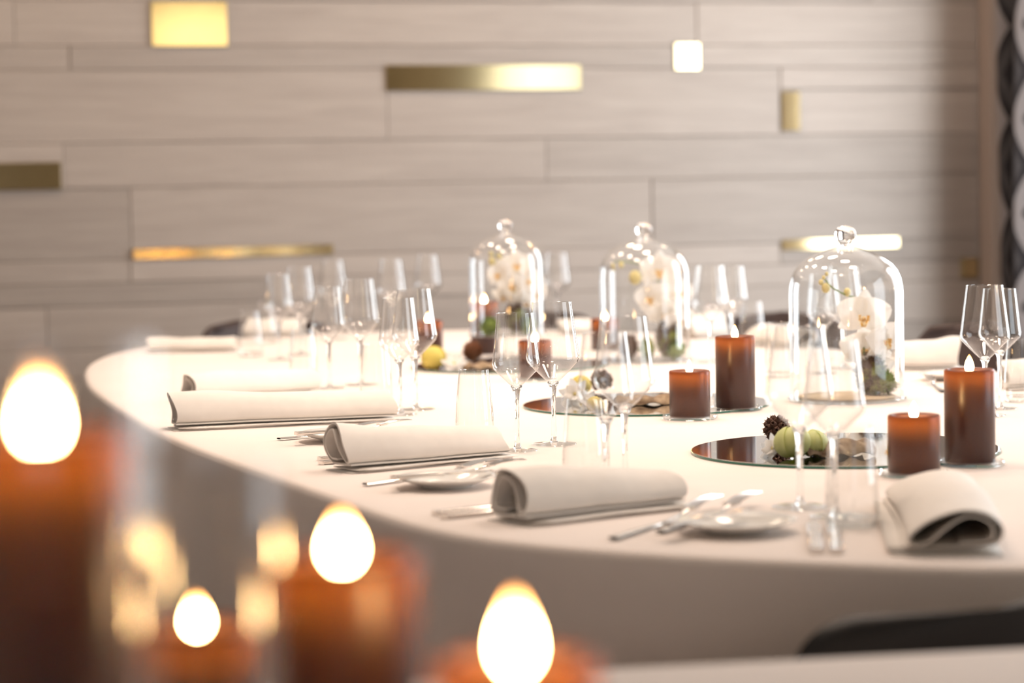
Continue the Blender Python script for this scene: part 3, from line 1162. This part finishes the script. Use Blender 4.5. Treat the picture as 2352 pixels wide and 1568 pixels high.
def cloche(loc, sc, label, zoff=0.0):
    t = empty('glass_cloche', loc, 0, label, 'cloche', 'glass cloches over orchids')
    MB().lathe([(r_ * sc, 0.006 * sc + z_ * sc + zoff) for r_, z_ in CL_PROF], 80).obj('dome', M['cloche'], t)
    MB().lathe([(r_ * sc - 0.0032 * min(1, r_ / 0.02), 0.006 * sc + z_ * sc + zoff - 0.001) for r_, z_ in CL_PROF], 80).obj('dome_inside', M['cloche_in'], t)
    k = [(0, 0.3105), (0.0125, 0.3115), (0.0118, 0.3160), (0.0135, 0.3185)]
    k += [(0.0222 * math.sin(a), 0.3345 - 0.0185 * math.cos(a)) for a in [PI * q / 14 for q in range(4, 14)]] + [(0, 0.353)]
    MB().lathe([(r_ * sc, 0.006 * sc + z_ * sc + zoff - 0.004 * sc) for r_, z_ in k], 40).obj('knob', M['glass_solid'], t)
    if zoff > 0:
        MB().lathe([(0, 0.0006), (0.055, 0.0006), (0.056, 0.003), (0.02, 0.008), (0.010, 0.016), (0.009, zoff - 0.016), (0.018, zoff - 0.006), (0.03, zoff - 0.0005), (0, zoff - 0.0005)], 48).obj('pedestal', M['glass_foot'], t)
    MB().lathe([(0, zoff + 0.0005), (0.116 * sc, zoff + 0.0005), (0.1205 * sc, zoff + 0.003), (0.1205 * sc, zoff + 0.0055), (0.116 * sc, zoff + 0.0058), (0, zoff + 0.0050)], 80).obj('base_plate', M['glass_foot'], t)
    return t


def stem_tube(parent, pts, base, r0=0.0022, r1=0.0012, name='stem'):
    pl = catmull([Vector(p) - base for p in pts], 5)
    n_ = len(pl)
    MB().tube(pl, [r0 + (r1 - r0) * i / (n_ - 1) for i in range(n_)], 8).obj(name, M['green_stem'], parent)


def bud(parent, c, r):
    MB().ball(c, (r * 0.85, r * 0.85, r), 12, 8).obj('bud', M['bud'], parent)


# --- nearest cloche (3)
c3 = P(1945, 919)
D3 = c3.y
cloche(c3, 1.0, 'nearest glass cloche with round knob, over a white orchid, right of the middle')
base3 = c3 + Vector((0, 0, 0.0065))
wd = MB().lathe([(0, 0), (0.096, 0), (0.098, 0.002), (0.096, 0.004), (0, 0.0045)], 48).obj('wooden_disc', M['sand'], None, loc=base3)
tag(wd, 'pale tan disc lying under the orchid in the nearest cloche', 'disc')
b3 = base3 + Vector((0, 0, 0.005))
o3 = empty('orchid', b3, 0, 'white orchid with two open blooms on a moss root, in the nearest cloche', 'orchid', 'white orchids under the cloches')
m0 = Q(2000, 872, D3)
moss_ball(o3, (m0.x - b3.x, 0, 0.040), (0.028, 0.028, 0.042), M['moss'], blades=1500)
m1 = Q(2018, 900, D3)
moss_ball(o3, (m1.x - b3.x, -0.012, 0.020), (0.034, 0.024, 0.019), M['moss'], 'moss', 700)
m2 = Q(2027, 890, D3)
moss_ball(o3, (m2.x - b3.x + 0.004, -0.02, 0.026), (0.015, 0.012, 0.020), M['moss_green'], 'moss', 500)
stem_tube(o3, [Q(1996, 845, D3), Q(1984, 800, D3 + .01), Q(2012, 730, D3 + .025), Q(1985, 690, D3 + .02), Q(1945, 678, D3 + .01), Q(1913, 661, D3), Q(1900, 648, D3), Q(1893, 636, D3)], b3)
f1 = Q(1984, 728, D3 - 0.012)
orchid_flower(o3, f1 - b3, (-0.10, -1, 0.10), R(-4), 0.058)
f2 = Q(2030, 781, D3 - 0.004)
orchid_flower(o3, f2 - b3, (0.62, -0.85, -0.12), R(12), 0.050)
f3 = Q(1990, 800, D3 + 0.012)
orchid_flower(o3, f3 - b3, (-0.15, -0.95, -0.35), R(8), 0.056)
orchid_flower(o3, Q(2006, 842, D3 + 0.012) - b3, (0.2, -0.8, -0.6), R(-10), 0.046)
for x, y, rr in ((1897, 661, .0105), (1886, 648, .0062), (1892, 637, .0045), (1899, 629, .0045), (1946, 671, .009)):
    bud(o3, Q(x, y, D3 + (0.012 if x == 1946 else 0)) - b3, rr)

# --- middle cloche (2)
c2 = P(1483, 829)
D2 = c2.y
cloche(c2, 1.0, 'middle glass cloche with round knob over a cluster of white orchids')
b2 = c2 + Vector((0, 0, 0.0065))
o2 = empty('orchid', b2, 0, 'white orchid with four blooms on mossy root, in the middle cloche', 'orchid', 'white orchids under the cloches')
m0 = Q(1535, 785, D2)
moss_ball(o2, (m0.x - b2.x, 0, 0.050), (0.030, 0.026, 0.050), M['moss'], blades=1300)
moss_ball(o2, (m0.x - b2.x + 0.018, -0.02, 0.022), (0.022, 0.018, 0.020), M['moss_green'], 'moss', 500)
moss_ball(o2, (m0.x - b2.x - 0.10, 0.01, 0.030), (0.024, 0.02, 0.030), M['pod'], 'moss', 400)
moss_ball(o2, (m0.x - b2.x - 0.055, -0.01, 0.026), (0.018, 0.016, 0.025), M['moss_green'], 'moss', 400)
stem_tube(o2, [Q(1535, 745, D2), Q(1530, 700, D2), Q(1518, 665, D2), Q(1500, 620, D2 + .02), Q(1470, 606, D2 + .02), Q(1420, 600, D2), Q(1408, 608, D2), Q(1410, 620, D2)], b2)
for x, y, n_, rl, S in ((1516, 622, (-0.1, -1, 0.05), 0, 0.055), (1497, 683, (-0.45, -0.85, -0.1), 0.3, 0.050), (1555, 672, (0.5, -0.85, 0.1), -0.2, 0.052), (1528, 718, (0.1, -0.7, -0.6), 0.2, 0.055), (1558, 735, (0.5, -0.7, -0.5), 0.1, 0.050)):
    orchid_flower(o2, Q(x, y, D2 - 0.01) - b2, n_, rl, S)
for x, y, rr in ((1459, 637, .019), (1427, 608, .008), (1408, 610, .006), (1410, 619, .004)):
    bud(o2, Q(x, y, D2) - b2, rr)

# --- farthest cloche (1), on a clear pedestal
c1 = P(1167, 822)
D1 = c1.y
PZ = 0.060
S1 = 0.865
cloche(c1, S1, 'farthest glass cloche, raised on a clear pedestal, over white orchids', PZ)
b1 = c1 + Vector((0, 0, PZ + 0.0062))
o1 = empty('orchid', b1, 0, 'dense white orchid cluster on moss in the farthest cloche', 'orchid', 'white orchids under the cloches')
m0 = Q(1186, 735, D1)
moss_ball(o1, (m0.x - b1.x, 0, 0.045), (0.026, 0.024, 0.045), M['moss'], blades=900)
m0 = Q(1124, 745, D1)
moss_ball(o1, (m0.x - b1.x, -0.02, 0.020), (0.022, 0.02, 0.020), M['moss_green'], 'moss', 500)
m0 = Q(1214, 745, D1)
moss_ball(o1, (m0.x - b1.x, -0.02, 0.020), (0.018, 0.018, 0.018), M['moss_green'], 'moss', 400)
stem_tube(o1, [Q(1182, 700, D1), Q(1180, 660, D1), Q(1170, 610, D1 + .02), Q(1145, 588, D1 + .01), Q(1127, 584, D1)], b1)
for x, y, n_, rl, S in ((1148, 630, (-0.6, -0.8, 0.1), 0.2, 0.044), (1187, 610, (0.0, -1, 0.25), 0, 0.046), (1215, 645, (0.35, -0.9, 0.1), -0.2, 0.046), (1178, 655, (-0.2, -1, -0.2), 0.3, 0.044), (1205, 690, (0.2, -0.8, -0.5), 0.1, 0.048), (1230, 675, (0.6, -0.7, -0.1), 0.1, 0.044), (1158, 680, (-0.4, -0.6, -0.7), -0.2, 0.038)):
    orchid_flower(o1, Q(x, y, D1 - 0.01) - b1, n_, rl, S)
for x, y, rr in ((1128, 583, .007), (1147, 588, .008), (1130, 600, .011)):
    bud(o1, Q(x, y, D1) - b1, rr)

# ------------------------------------------------------------------ mirror decorations


def seed_pod(loc, rad, label):
    t = empty('seed_pod', loc, 0, label, 'seed pod')
    c = Vector((0, 0, rad))
    MB().ball(c, rad * 0.72, 16, 10, 0.05).obj('core', M['pod'], t)
    me = mh = None
    k = 0
    N = 30
    for i in range(N):
        z = 1 - 2 * (i + .5) / N
        a = i * 2.39996
        q = math.sqrt(1 - z * z)
        d = Vector((q * math.cos(a), q * math.sin(a), z))
        if d.z < -0.75:
            continue
        if me is None:
            m_ = MB().lathe([(rad * .24, 0), (rad * .27, rad * .2), (rad * .22, rad * .38), (rad * .14, rad * .46), (rad * .09, rad * .40), (rad * .07, rad * .2), (0, rad * .18)], 9)
            for s_ in range(5):
                a2 = 2 * PI * s_ / 5
                m_.add([(rad * .20 * math.cos(a2 - .3), rad * .20 * math.sin(a2 - .3), rad * .36), (rad * .20 * math.cos(a2 + .3), rad * .20 * math.sin(a2 + .3), rad * .36), (rad * .26 * math.cos(a2), rad * .26 * math.sin(a2), rad * .56)], [(0, 1, 2)])
            me = m_.mesh('capsule', M['pod'])
        o = bpy.data.objects.new('capsule', me)
        COL.objects.link(o)
        o.parent = t
        o.location = c + d * rad * 0.55
        o.rotation_euler = (d + Vector((random.uniform(-.2, .2), random.uniform(-.2, .2), 0))).to_track_quat('Z', 'Y').to_euler()
    return t


def burr(loc, rad, label):
    t = empty('seed_pod', loc, 0, label, 'seed pod')
    c = Vector((0, 0, rad))
    MB().ball(c, rad * 0.75, 16, 10, 0.05).obj('core', M['burr'], t)
    mb = MB()
    for i in range(420):
        z = 1 - 2 * (i + .5) / 420
        a = i * 2.39996
        q = math.sqrt(1 - z * z)
        d = Vector((q * math.cos(a), q * math.sin(a), z))
        d2 = (d + Vector((random.uniform(-.3, .3), random.uniform(-.3, .3), random.uniform(-.3, .3)))).normalized()
        w = d.cross(Vector((.3, .5, .8))).normalized() * rad * 0.045
        w2 = d.cross(w).normalized() * rad * 0.045
        p = c + d * rad * 0.72
        mb.add([p + w, p - w + w2, p - w - w2, p + d2 * rad * 0.42], [(0, 1, 3), (1, 2, 3), (2, 0, 3)])
    s = mb.obj('spines', M['burr'], t, False)
    s['kind'] = 'stuff'
    return t


def globe_blossom(loc, rad, mat, label, tilt=0.0, npet=7):
    """rounded closed blossom of overlapping cupped petals"""
    t = empty('blossom', loc, random.uniform(0, 6), label, 'flower')
    MB().ball((0, 0, rad * .82), (rad * .74, rad * .74, rad * .66), 14, 9).obj('heart', mat, t)
    for k in range(npet):
        az = 2 * PI * k / npet

        def fn(a, b, k=k):
            lat = -1.25 + 2.72 * a
            lon = (b - .5) * 1.25 * (math.sin(PI * (0.12 + 0.80 * a)) ** 0.7) / max(0.45, math.cos(lat * 0.7))
            rr = rad * (0.90 + 0.09 * (k % 2) + 0.07 * a * a + 0.03 * abs(b - .5) * 2)
            return (rr * math.cos(lat) * math.cos(lon), rr * math.cos(lat) * math.sin(lon), rad * 0.9 + rr * 0.88 * math.sin(lat))
        p = MB().grid(fn, 8, 7).obj('petal', mat, t)
        p.rotation_euler = (0, 0, az)
    t.rotation_euler = (tilt, tilt * 0.6, t.rotation_euler.z)
    return t


def open_blossom(loc, S, label, n=(0, -0.6, 0.8), mat=None):
    t = empty('white_blossom', loc, 0, label, 'flower')
    b = face_basis(n, 0.4)
    MB().ball((0, 0, S * .32), S * 0.14, 10, 6).obj('heart', M['bud'], t)
    for ring, cnt, L, lift in ((0, 6, 1.0, 0.2), (1, 5, 0.72, 0.6)):
        for k in range(cnt):
            p = MB().grid(petal_fn(L * S, 0.34 * S, -0.35), 8, 6).obj('petal', mat or M['petal'], t)
            p.location = (0, 0, S * 0.30)
            e = b @ Matrix.Rotation(2 * PI * k / cnt + ring * 0.5, 3, 'Z') @ Matrix.Rotation(lift, 3, 'X')
            p.rotation_euler = e.to_euler()
    return t


def bark(loc, L, W, rz, label, arch=0.5):
    t = empty('bark_piece', loc, rz, label, 'bark')

    def top(off, s):
        def fn(a, b):
            x = (a - .5) * L * (1 + 0.06 * math.sin(b * 9))
            an = (b - .5) * 2 * arch * PI * 0.5
            rr = W / 2 / math.sin(arch * PI * .5) * s
            return (x, rr * math.sin(an) + 0.004 * math.sin(a * 11), rr * (math.cos(an) - math.cos(arch * PI * .5)) + off + 0.003 * math.sin(a * 17 + b * 5) + 0.004 * (a - .5) ** 2)
        return fn
    MB().grid(top(0.004, 1.0), 22, 12).obj('outer_bark', M['bark'], t)
    MB().grid(top(0.0025, 0.93), 22, 12).obj('inner_bark', M['bark_in'], t)
    return t


# nearest mirror
seed_pod(P(1784, 1014, MZ), 0.0225, 'brown cluster of seed capsules standing on the nearest mirror')
globe_blossom(P(1822, 1054, MZ), 0.0290, M['lime'], 'pale lime green blossom on the nearest mirror, left one of two', 0.25)
globe_blossom(P(1862, 1048, MZ), 0.0240, M['lime'], 'smaller lime green blossom on the nearest mirror, beside the bark', -0.25)
open_blossom(P(1776, 1050, MZ) + Vector((0, 0, 0.006)), 0.026, 'cream white blossom leaning on the lime one on the nearest mirror', (-0.8, -0.5, 0.45))
bark(P(1918, 1046, MZ), 0.11, 0.060, 0.25, 'curled brown bark piece on the nearest mirror', 0.75)
# middle mirror
open_blossom(P(1322, 925, MZ) + Vector((0, 0, 0.006)), 0.036, 'white blossom at the left rim of the middle mirror', (-0.4, -0.8, 0.5))
open_blossom(P(1350, 936, MZ) + Vector((0, 0, 0.004)), 0.026, 'small white blossom next to the yellow-green one on the middle mirror', (0.2, -0.8, 0.5))
globe_blossom(P(1362, 946, MZ), 0.017, M['yellow'], 'yellow-green blossom at the front rim of the middle mirror', 0.3)
globe_blossom(P(1330, 905, MZ), 0.022, M['yellow'], 'yellow blossom at the back of the middle mirror', -0.2)
seed_pod(P(1382, 900, MZ), 0.024, 'brown seed pod on the middle mirror seen through a wine glass')
bark(P(1502, 928, MZ), 0.15, 0.055, 0.08, 'pale curled bark piece lying on the middle mirror', 0.6)
# farthest mirror
globe_blossom(P(1006, 848, MZ), 0.033, M['yellow'], 'yellow blossom on the farthest mirror', 0.35)
open_blossom(P(1043, 851, MZ) + Vector((0, 0, 0.006)), 0.034, 'cream blossom between the yellow one and the burr on the farthest mirror', (0.1, -0.7, 0.7))
bark(P(1092, 848, MZ), 0.10, 0.05, -0.1, 'pale bark piece under the brown burr on the farthest mirror', 0.6)
burr(P(1086, 842, MZ) + Vector((0, 0, 0.014)), 0.0255, 'round spiny brown burr on the farthest mirror')

# ------------------------------------------------------------------ napkins
ROLL = [(.052, .004), (.02, .0035), (-.028, .0035), (-.044, .016), (-.046, .040), (-.030, .060), (-.004, .064), (.024, .052), (.043, .030), (.047, .014), (.040, .007), (.028, .012), (.012, .034),
        (-.006, .052), (-.022, .054), (-.036, .042), (-.038, .022), (-.028, .011), (-.004, .0095)]


def napkin(p0, p1, label, wsc=1.0, h0=1.0, h1=0.65, layers=3, side=1):
    """rolled napkin from open end p0 to far end p1 (pixels of the bottom line)"""
    a = P(*p0) if not isinstance(p0, Vector) else p0
    b = P(*p1) if not isinstance(p1, Vector) else p1
    d = b - a
    L = d.length
    t = empty('napkin', (a + b) / 2, math.atan2(d.y, d.x), label, 'napkin', 'rolled linen napkins')
    pr = catmull([(x, z_, 0) for x, z_ in ROLL], 5)
    n_ = len(pr)
    th_ = 0.0014
    inn, outr = [], []
    for i, p in enumerate(pr):
        tg = (pr[min(i + 1, n_ - 1)] - pr[max(i - 1, 0)]).normalized()
        nn = Vector((-tg.y, tg.x, 0))
        inn.append(p + nn * th_)
        outr.append(p - nn * th_)
    loop = inn + outr[::-1]
    m_ = len(loop)
    NS = 18
    vs = []
    ph = random.uniform(0, 6)
    zlift = 0.0015 + 0.0022 * layers
    for s in range(NS + 1):
        f = s / NS
        hz = h0 + (h1 - h0) * f
        hz *= 1 + 0.03 * math.sin(f * 7 + ph)
        wz = wsc * (1 + 0.10 * f)
        for q in loop:
            y = q.x * wz * side + 0.004 * math.sin(f * 4 + ph)
            z = q.y * hz + 0.0012 * math.sin(f * 13 + q.x * 60 + ph) * min(1, q.y / 0.02)
            x = (f - .5) * L + 0.006 * math.sin(q.y * 60 + ph)
            vs.append((x, y, max(0.0005, z) + zlift))
    fs = []
    for s in range(NS):
        for k in range(m_):
            k2 = (k + 1) % m_
            fs.append((s * m_ + k, s * m_ + k2, (s + 1) * m_ + k2, (s + 1) * m_ + k))
    h_ = n_
    for base in (0, NS * m_):
        for k in range(n_ - 1):
            fs.append((base + k, base + k + 1, base + m_ - 2 - k, base + m_ - 1 - k))
    MB().add(vs, fs).obj('roll', M['napkin'], t, True, 50)
    for i in range(layers):
        sh = 0.010 * i
        oy = 0.005 * i * side

        def fn(a_, b_, i=i, sh=sh, oy=oy):
            x = (a_ - .5) * (L * 0.97) + sh - 0.01
            y = (b_ - .5) * 0.112 * wsc * (1 - .04 * i) + oy + 0.010 * side
            return (x, y, 0.0014 + 0.0024 * i + 0.0009 * math.sin(a_ * 9 + i * 2) * (1 if b_ in (0, 1) else 0.3))
        lo = MB().grid(fn, 14, 5).obj('folded_layer', M['napkin'], t)
        md = lo.modifiers.new('thickness', 'SOLIDIFY')
        md.thickness = 0.0013
    return t


napkin((1165, 1200), (1530, 1158), 'front napkin rolled with its open looped end facing left', 0.88, 0.98, 0.62, 3, -1)
napkin((778, 1082), (1142, 1048), 'second napkin roll, narrow oval open end, behind the front one', 0.72, 1.0, 0.62, 3, -1)
napkin((395, 985), (896, 962), 'third napkin roll along the left edge, behind a bread plate', 0.78, 0.92, 0.72, 3, -1)
napkin((430, 922), (716, 903), 'fourth napkin roll, half hidden by the blurred foreground', 0.8, 0.8, 0.72, 3, -1)
napkin((345, 808), (545, 806), 'far left napkin roll below the brown chair', 0.75, 0.52, 0.52, 2, -1)
napkin((568, 772), (700, 770), 'distant napkin roll behind the leftmost wine glasses', 0.8, 0.8, 0.7, 2, -1)
napkin(P(2196, 1276), P(2142, 1160), 'near folded napkin at the lower right with dark open end towards the viewer', 1.13, 0.66, 0.60, 3, 1)
napkin((1362, 764), (1285, 766), 'distant napkin roll right of the farthest cloche', 0.8, 0.6, 0.6, 2, 1)
napkin((1655, 772), (1575, 777), 'distant napkin roll just right of the middle cloche', 0.9, 1.1, 0.9, 2, 1)
napkin((1845, 800), (1745, 786), 'distant napkin roll behind the tall middle candle', 0.9, 0.75, 0.7, 2, 1)
napkin((2200, 846), (2060, 848), 'napkin roll right of the nearest cloche, before a brown chair', 0.95, 1.05, 0.9, 2, 1)
napkin((2440, 890), (2300, 893), 'napkin roll cut by the right edge behind the sharp wine glasses', 0.9, 0.9, 0.8, 2, 1)

# ------------------------------------------------------------------ plates and cutlery


def plate(px, py, label, rad=0.074):
    t = MB().lathe([(0, 0.0030), (0.030, 0.0030), (0.033, 0.0006), (0.037, 0.0006), (0.039, 0.0035), (0.055, 0.0085), (rad, 0.0155), (rad + 0.0008, 0.0168), (rad - 0.001, 0.0175), (0.058, 0.0125), (0.046, 0.0070), (0.040, 0.0058), (0, 0.0055)], 64).obj('bread_plate', M['porcelain'], None, loc=P(px, py))
    return tag(t, label, 'plate', 'white bread plates')


plate(1693, 1222, 'nearest white bread plate with a butter knife across it')
plate(1026, 1118, 'white bread plate between the front napkin and the second napkin roll')
plate(786, 1012, 'white bread plate between the second and third napkin rolls')
plate(590, 938, 'blurred white bread plate between the third and fourth napkin rolls')
plate(2185, 872, 'distant white bread plate behind the tall candle at the right edge')


def cutlery_mesh(kind, L):
    mb = MB()
    if kind == 'fork':
        path = [(-L / 2, 0, .004), (-L * .30, 0, .004), (-L * .05, 0, .003), (L * .12, 0, .006), (L * .22, 0, .012)]
        wid = [.0072, .0062, .0026, .0026, .0070]

        def fn(a, b):
            i = a * (len(path) - 1)
            k = min(int(i), len(path) - 2)
            f = i - k
            p = Vector(path[k]).lerp(Vector(path[k + 1]), f)
            w = wid[k] + (wid[k + 1] - wid[k]) * f
            an = b * 2 * PI
            return (p.x, math.cos(an) * w, p.z + math.sin(an) * 0.0016)
        mb.grid(fn, 20, 10)
        for k in range(4):
            y = (k - 1.5) * 0.0052
            mb.tube([(L * .20, y * .85, .011), (L * .30, y, .016), (L * .40, y, .018), (L * .5, y, .0175)], [.0021, .0017, .0015, .0008], 6)
        mb.box((L * .225, 0, .0122), (L * .06, .020, .002))
    else:
        path = [(-L / 2, .0074), (-L * .47, .0080), (-L * .2, .0085), (-L * .03, .006), (0, .0055), (L * .03, .0085), (L * .3, .0098), (L * .42, .0085), (L * .5, .002)]

        def fn(a, b):
            i = a * (len(path) - 1)
            k = min(int(i), len(path) - 2)
            f = i - k
            x = path[k][0] + (path[k + 1][0] - path[k][0]) * f
            w = path[k][1] + (path[k + 1][1] - path[k][1]) * f
            an = b * 2 * PI
            tk = 0.0030 if x < 0 else 0.0010
            ca, sa = math.cos(an), math.sin(an)
            return (x, math.copysign(abs(ca) ** .5, ca) * w, .0036 + math.copysign(abs(sa) ** .5, sa) * tk)
        mb.grid(fn, 32, 16)
        mb.box((-L / 2 + .001, 0, .0036), (.004, .015, .0058))
    return mb.mesh(kind, M['steel'])


CM = {}


def cutlery(kind, pa, pb, label, dz=0.0, tilt=0.0):
    """pa = handle end pixel, pb = tip pixel"""
    a = P(*pa) if not isinstance(pa, Vector) else pa
    b = P(*pb) if not isinstance(pb, Vector) else pb
    d = b - a
    L = d.length
    key = (kind, round(L, 2))
    if key not in CM:
        CM[key] = cutlery_mesh('fork' if kind == 'dinner_fork' else 'knife', L)
    o = bpy.data.objects.new(kind, CM[key])
    COL.objects.link(o)
    o.location = (a + b) / 2 + Vector((0, 0, dz))
    o.rotation_euler = (0, tilt, math.atan2(d.y, d.x))
    return tag(o, label, 'fork' if kind == 'dinner_fork' else 'knife', 'steel cutlery on the cloth')


cutlery('dinner_fork', (1408, 1242), (1648, 1166), 'fork lying left of the nearest bread plate, tines showing beyond it')
cutlery('dinner_fork', (1516, 1226), (1738, 1158), 'fork half under the nearest bread plate')
cutlery('butter_knife', P(1532, 1214, TZ + .016), P(1712, 1180, TZ + .016), 'butter knife resting across the nearest bread plate', 0.0015)
cutlery('table_knife', (1877, 1272), (1868, 1203), 'left one of two knives pointing away below the nearest tumbler')
cutlery('table_knife', (1922, 1272), (1914, 1203), 'right one of two knives pointing away below the nearest tumbler')
cutlery('table_knife', (1000, 1184), (1300, 1150), 'knife with its handle sticking out left of the front napkin')
cutlery('table_knife', (1018, 1192), (1310, 1160), 'nearer knife with handle sticking out left of the front napkin')
cutlery('dinner_fork', (838, 1117), (1148, 1078), 'fork beside the plate between the front and second napkins')
cutlery('dinner_fork', (905, 1099), (1206, 1080), 'fork with tines showing above the front napkin')
cutlery('butter_knife', P(904, 1105, TZ + .016), P(1130, 1088, TZ + .016), 'butter knife across the plate between front and second napkins', 0.0015)
cutlery('table_knife', (734, 1058), (980, 1040), 'knife handle end sticking out left of the second napkin roll')
cutlery('table_knife', (738, 1067), (985, 1049), 'nearer knife handle end left of the second napkin roll')
cutlery('dinner_fork', (640, 1012), (880, 990), 'fork under the third napkin by its bread plate')
cutlery('dinner_fork', (705, 1002), (938, 985), 'fork whose tines rise right of the third napkin')
cutlery('butter_knife', P(680, 1002, TZ + .016), P(866, 990, TZ + .016), 'butter knife across the plate by the third napkin', 0.0015)
cutlery('dinner_fork', (2168, 902), (2128, 878), 'distant fork lying left of the tall candle at the right edge')

# ------------------------------------------------------------------ foreground table with candles (out of focus)
FRZ = RZ - R(7)
fgt = empty('side_table', uv(-2.455, -0.83, 0) - Vector((-math.sin(FRZ), math.cos(FRZ), 0)) * 0.885, FRZ, 'near table under a beige cloth at the very bottom of the picture', 'table')


def fg_cloth():
    mb = MB()
    X, Y = 1.45, 0.88

    def ring(off, z, amp):
        out = []
        N = 120
        for k in range(N):
            t = 2 * PI * k / N
            c, s = math.cos(t), math.sin(t)
            e = 9
            x = (X + off) * math.copysign(abs(c) ** (2 / e), c)
            y = (Y + off) * math.copysign(abs(s) ** (2 / e), s)
            w = 1 + amp * math.sin(t * 23) / X
            out.append((x * w, y * w, z))
        return out
    rs = [ring(-0.3, TZ, 0), ring(-0.01, TZ, 0), ring(0.0, TZ - 0.002, 0), ring(0.005, TZ - 0.012, 0), ring(0.01, TZ - 0.2, .01), ring(0.03, TZ - 0.72, .03)]
    vs = [(0, 0, TZ)]
    for r_ in rs:
        vs += r_
    n_ = 120
    fs = [(0, 1 + k, 1 + (k + 1) % n_) for k in range(n_)]
    for i in range(len(rs) - 1):
        for k in range(n_):
            fs.append((1 + i * n_ + k, 1 + i * n_ + (k + 1) % n_, 1 + (i + 1) * n_ + (k + 1) % n_, 1 + (i + 1) * n_ + k))
    return mb.add(vs, fs)


fg_cloth().obj('cloth', M['cloth'], fgt, True, 70)
MB().box((0, 0, TZ - 0.02), (2.8, 1.66, 0.03)).obj('table_top', M['trim'], fgt, False)
for sx in (-1, 1):
    for sy in (-1, 1):
        MB().tube([(sx * 1.3, sy * .72, TZ - .035), (sx * 1.3, sy * .72, 0)], 0.03, 12).obj('leg', M['chair_leg'], fgt)


def fg_candle(px, pytop, dist, label, Rr=0.0386, fh=0.03, fr=0.0075, hurricane=None):
    top = Q(px, pytop, dist)
    H = top.z - TZ - 0.006
    base = Vector((top.x, top.y, TZ))
    if not hurricane:
        coaster(base, 'glass plate under the ' + label)
    t = empty('pillar_candle', base + Vector((0, 0, 0.0053 if not hurricane else 0.001)), 0, label, 'candle', 'blurred foreground candles')
    candle_parts(t, Rr, H, 0, fh, fr)
    if hurricane:
        hr, hh = hurricane
        h = MB().lathe([(hr, 0.001), (hr, 0.1), (hr, hh)], 64).obj('hurricane_glass', M['cloche'], None, loc=base)
        tag(h, 'clear glass cylinder around the ' + label, 'candle glass')
    return t


fg_candle(92, 968, 1.02, 'tall blurred candle filling the left edge', fh=0.032, fr=0.0085, hurricane=(0.0505, 0.36))
fg_candle(786, 1268, 1.16, 'blurred candle right of the big left one', fh=0.026, fr=0.0075)
fg_candle(452, 1430, 1.45, 'short blurred candle between the two darker ones', fh=0.024, fr=0.0070)
fg_candle(1185, 1508, 1.06, 'blurred candle flame low in the picture near the black chair', fh=0.036, fr=0.0085)

vx_ = Q(476, 1300, 1.08)
vase = MB().lathe([(0, 0.004), (0.030, 0.004), (0.034, 0.012), (0.034, 0.15), (0.034, 0.300)], 64).obj('glass_vase', M['glass_foot'], None, loc=(vx_.x, vx_.y, TZ))
tag(vase, 'tall clear glass cylinder in the blurred foreground, ghostly flames mirrored in its side', 'vase')
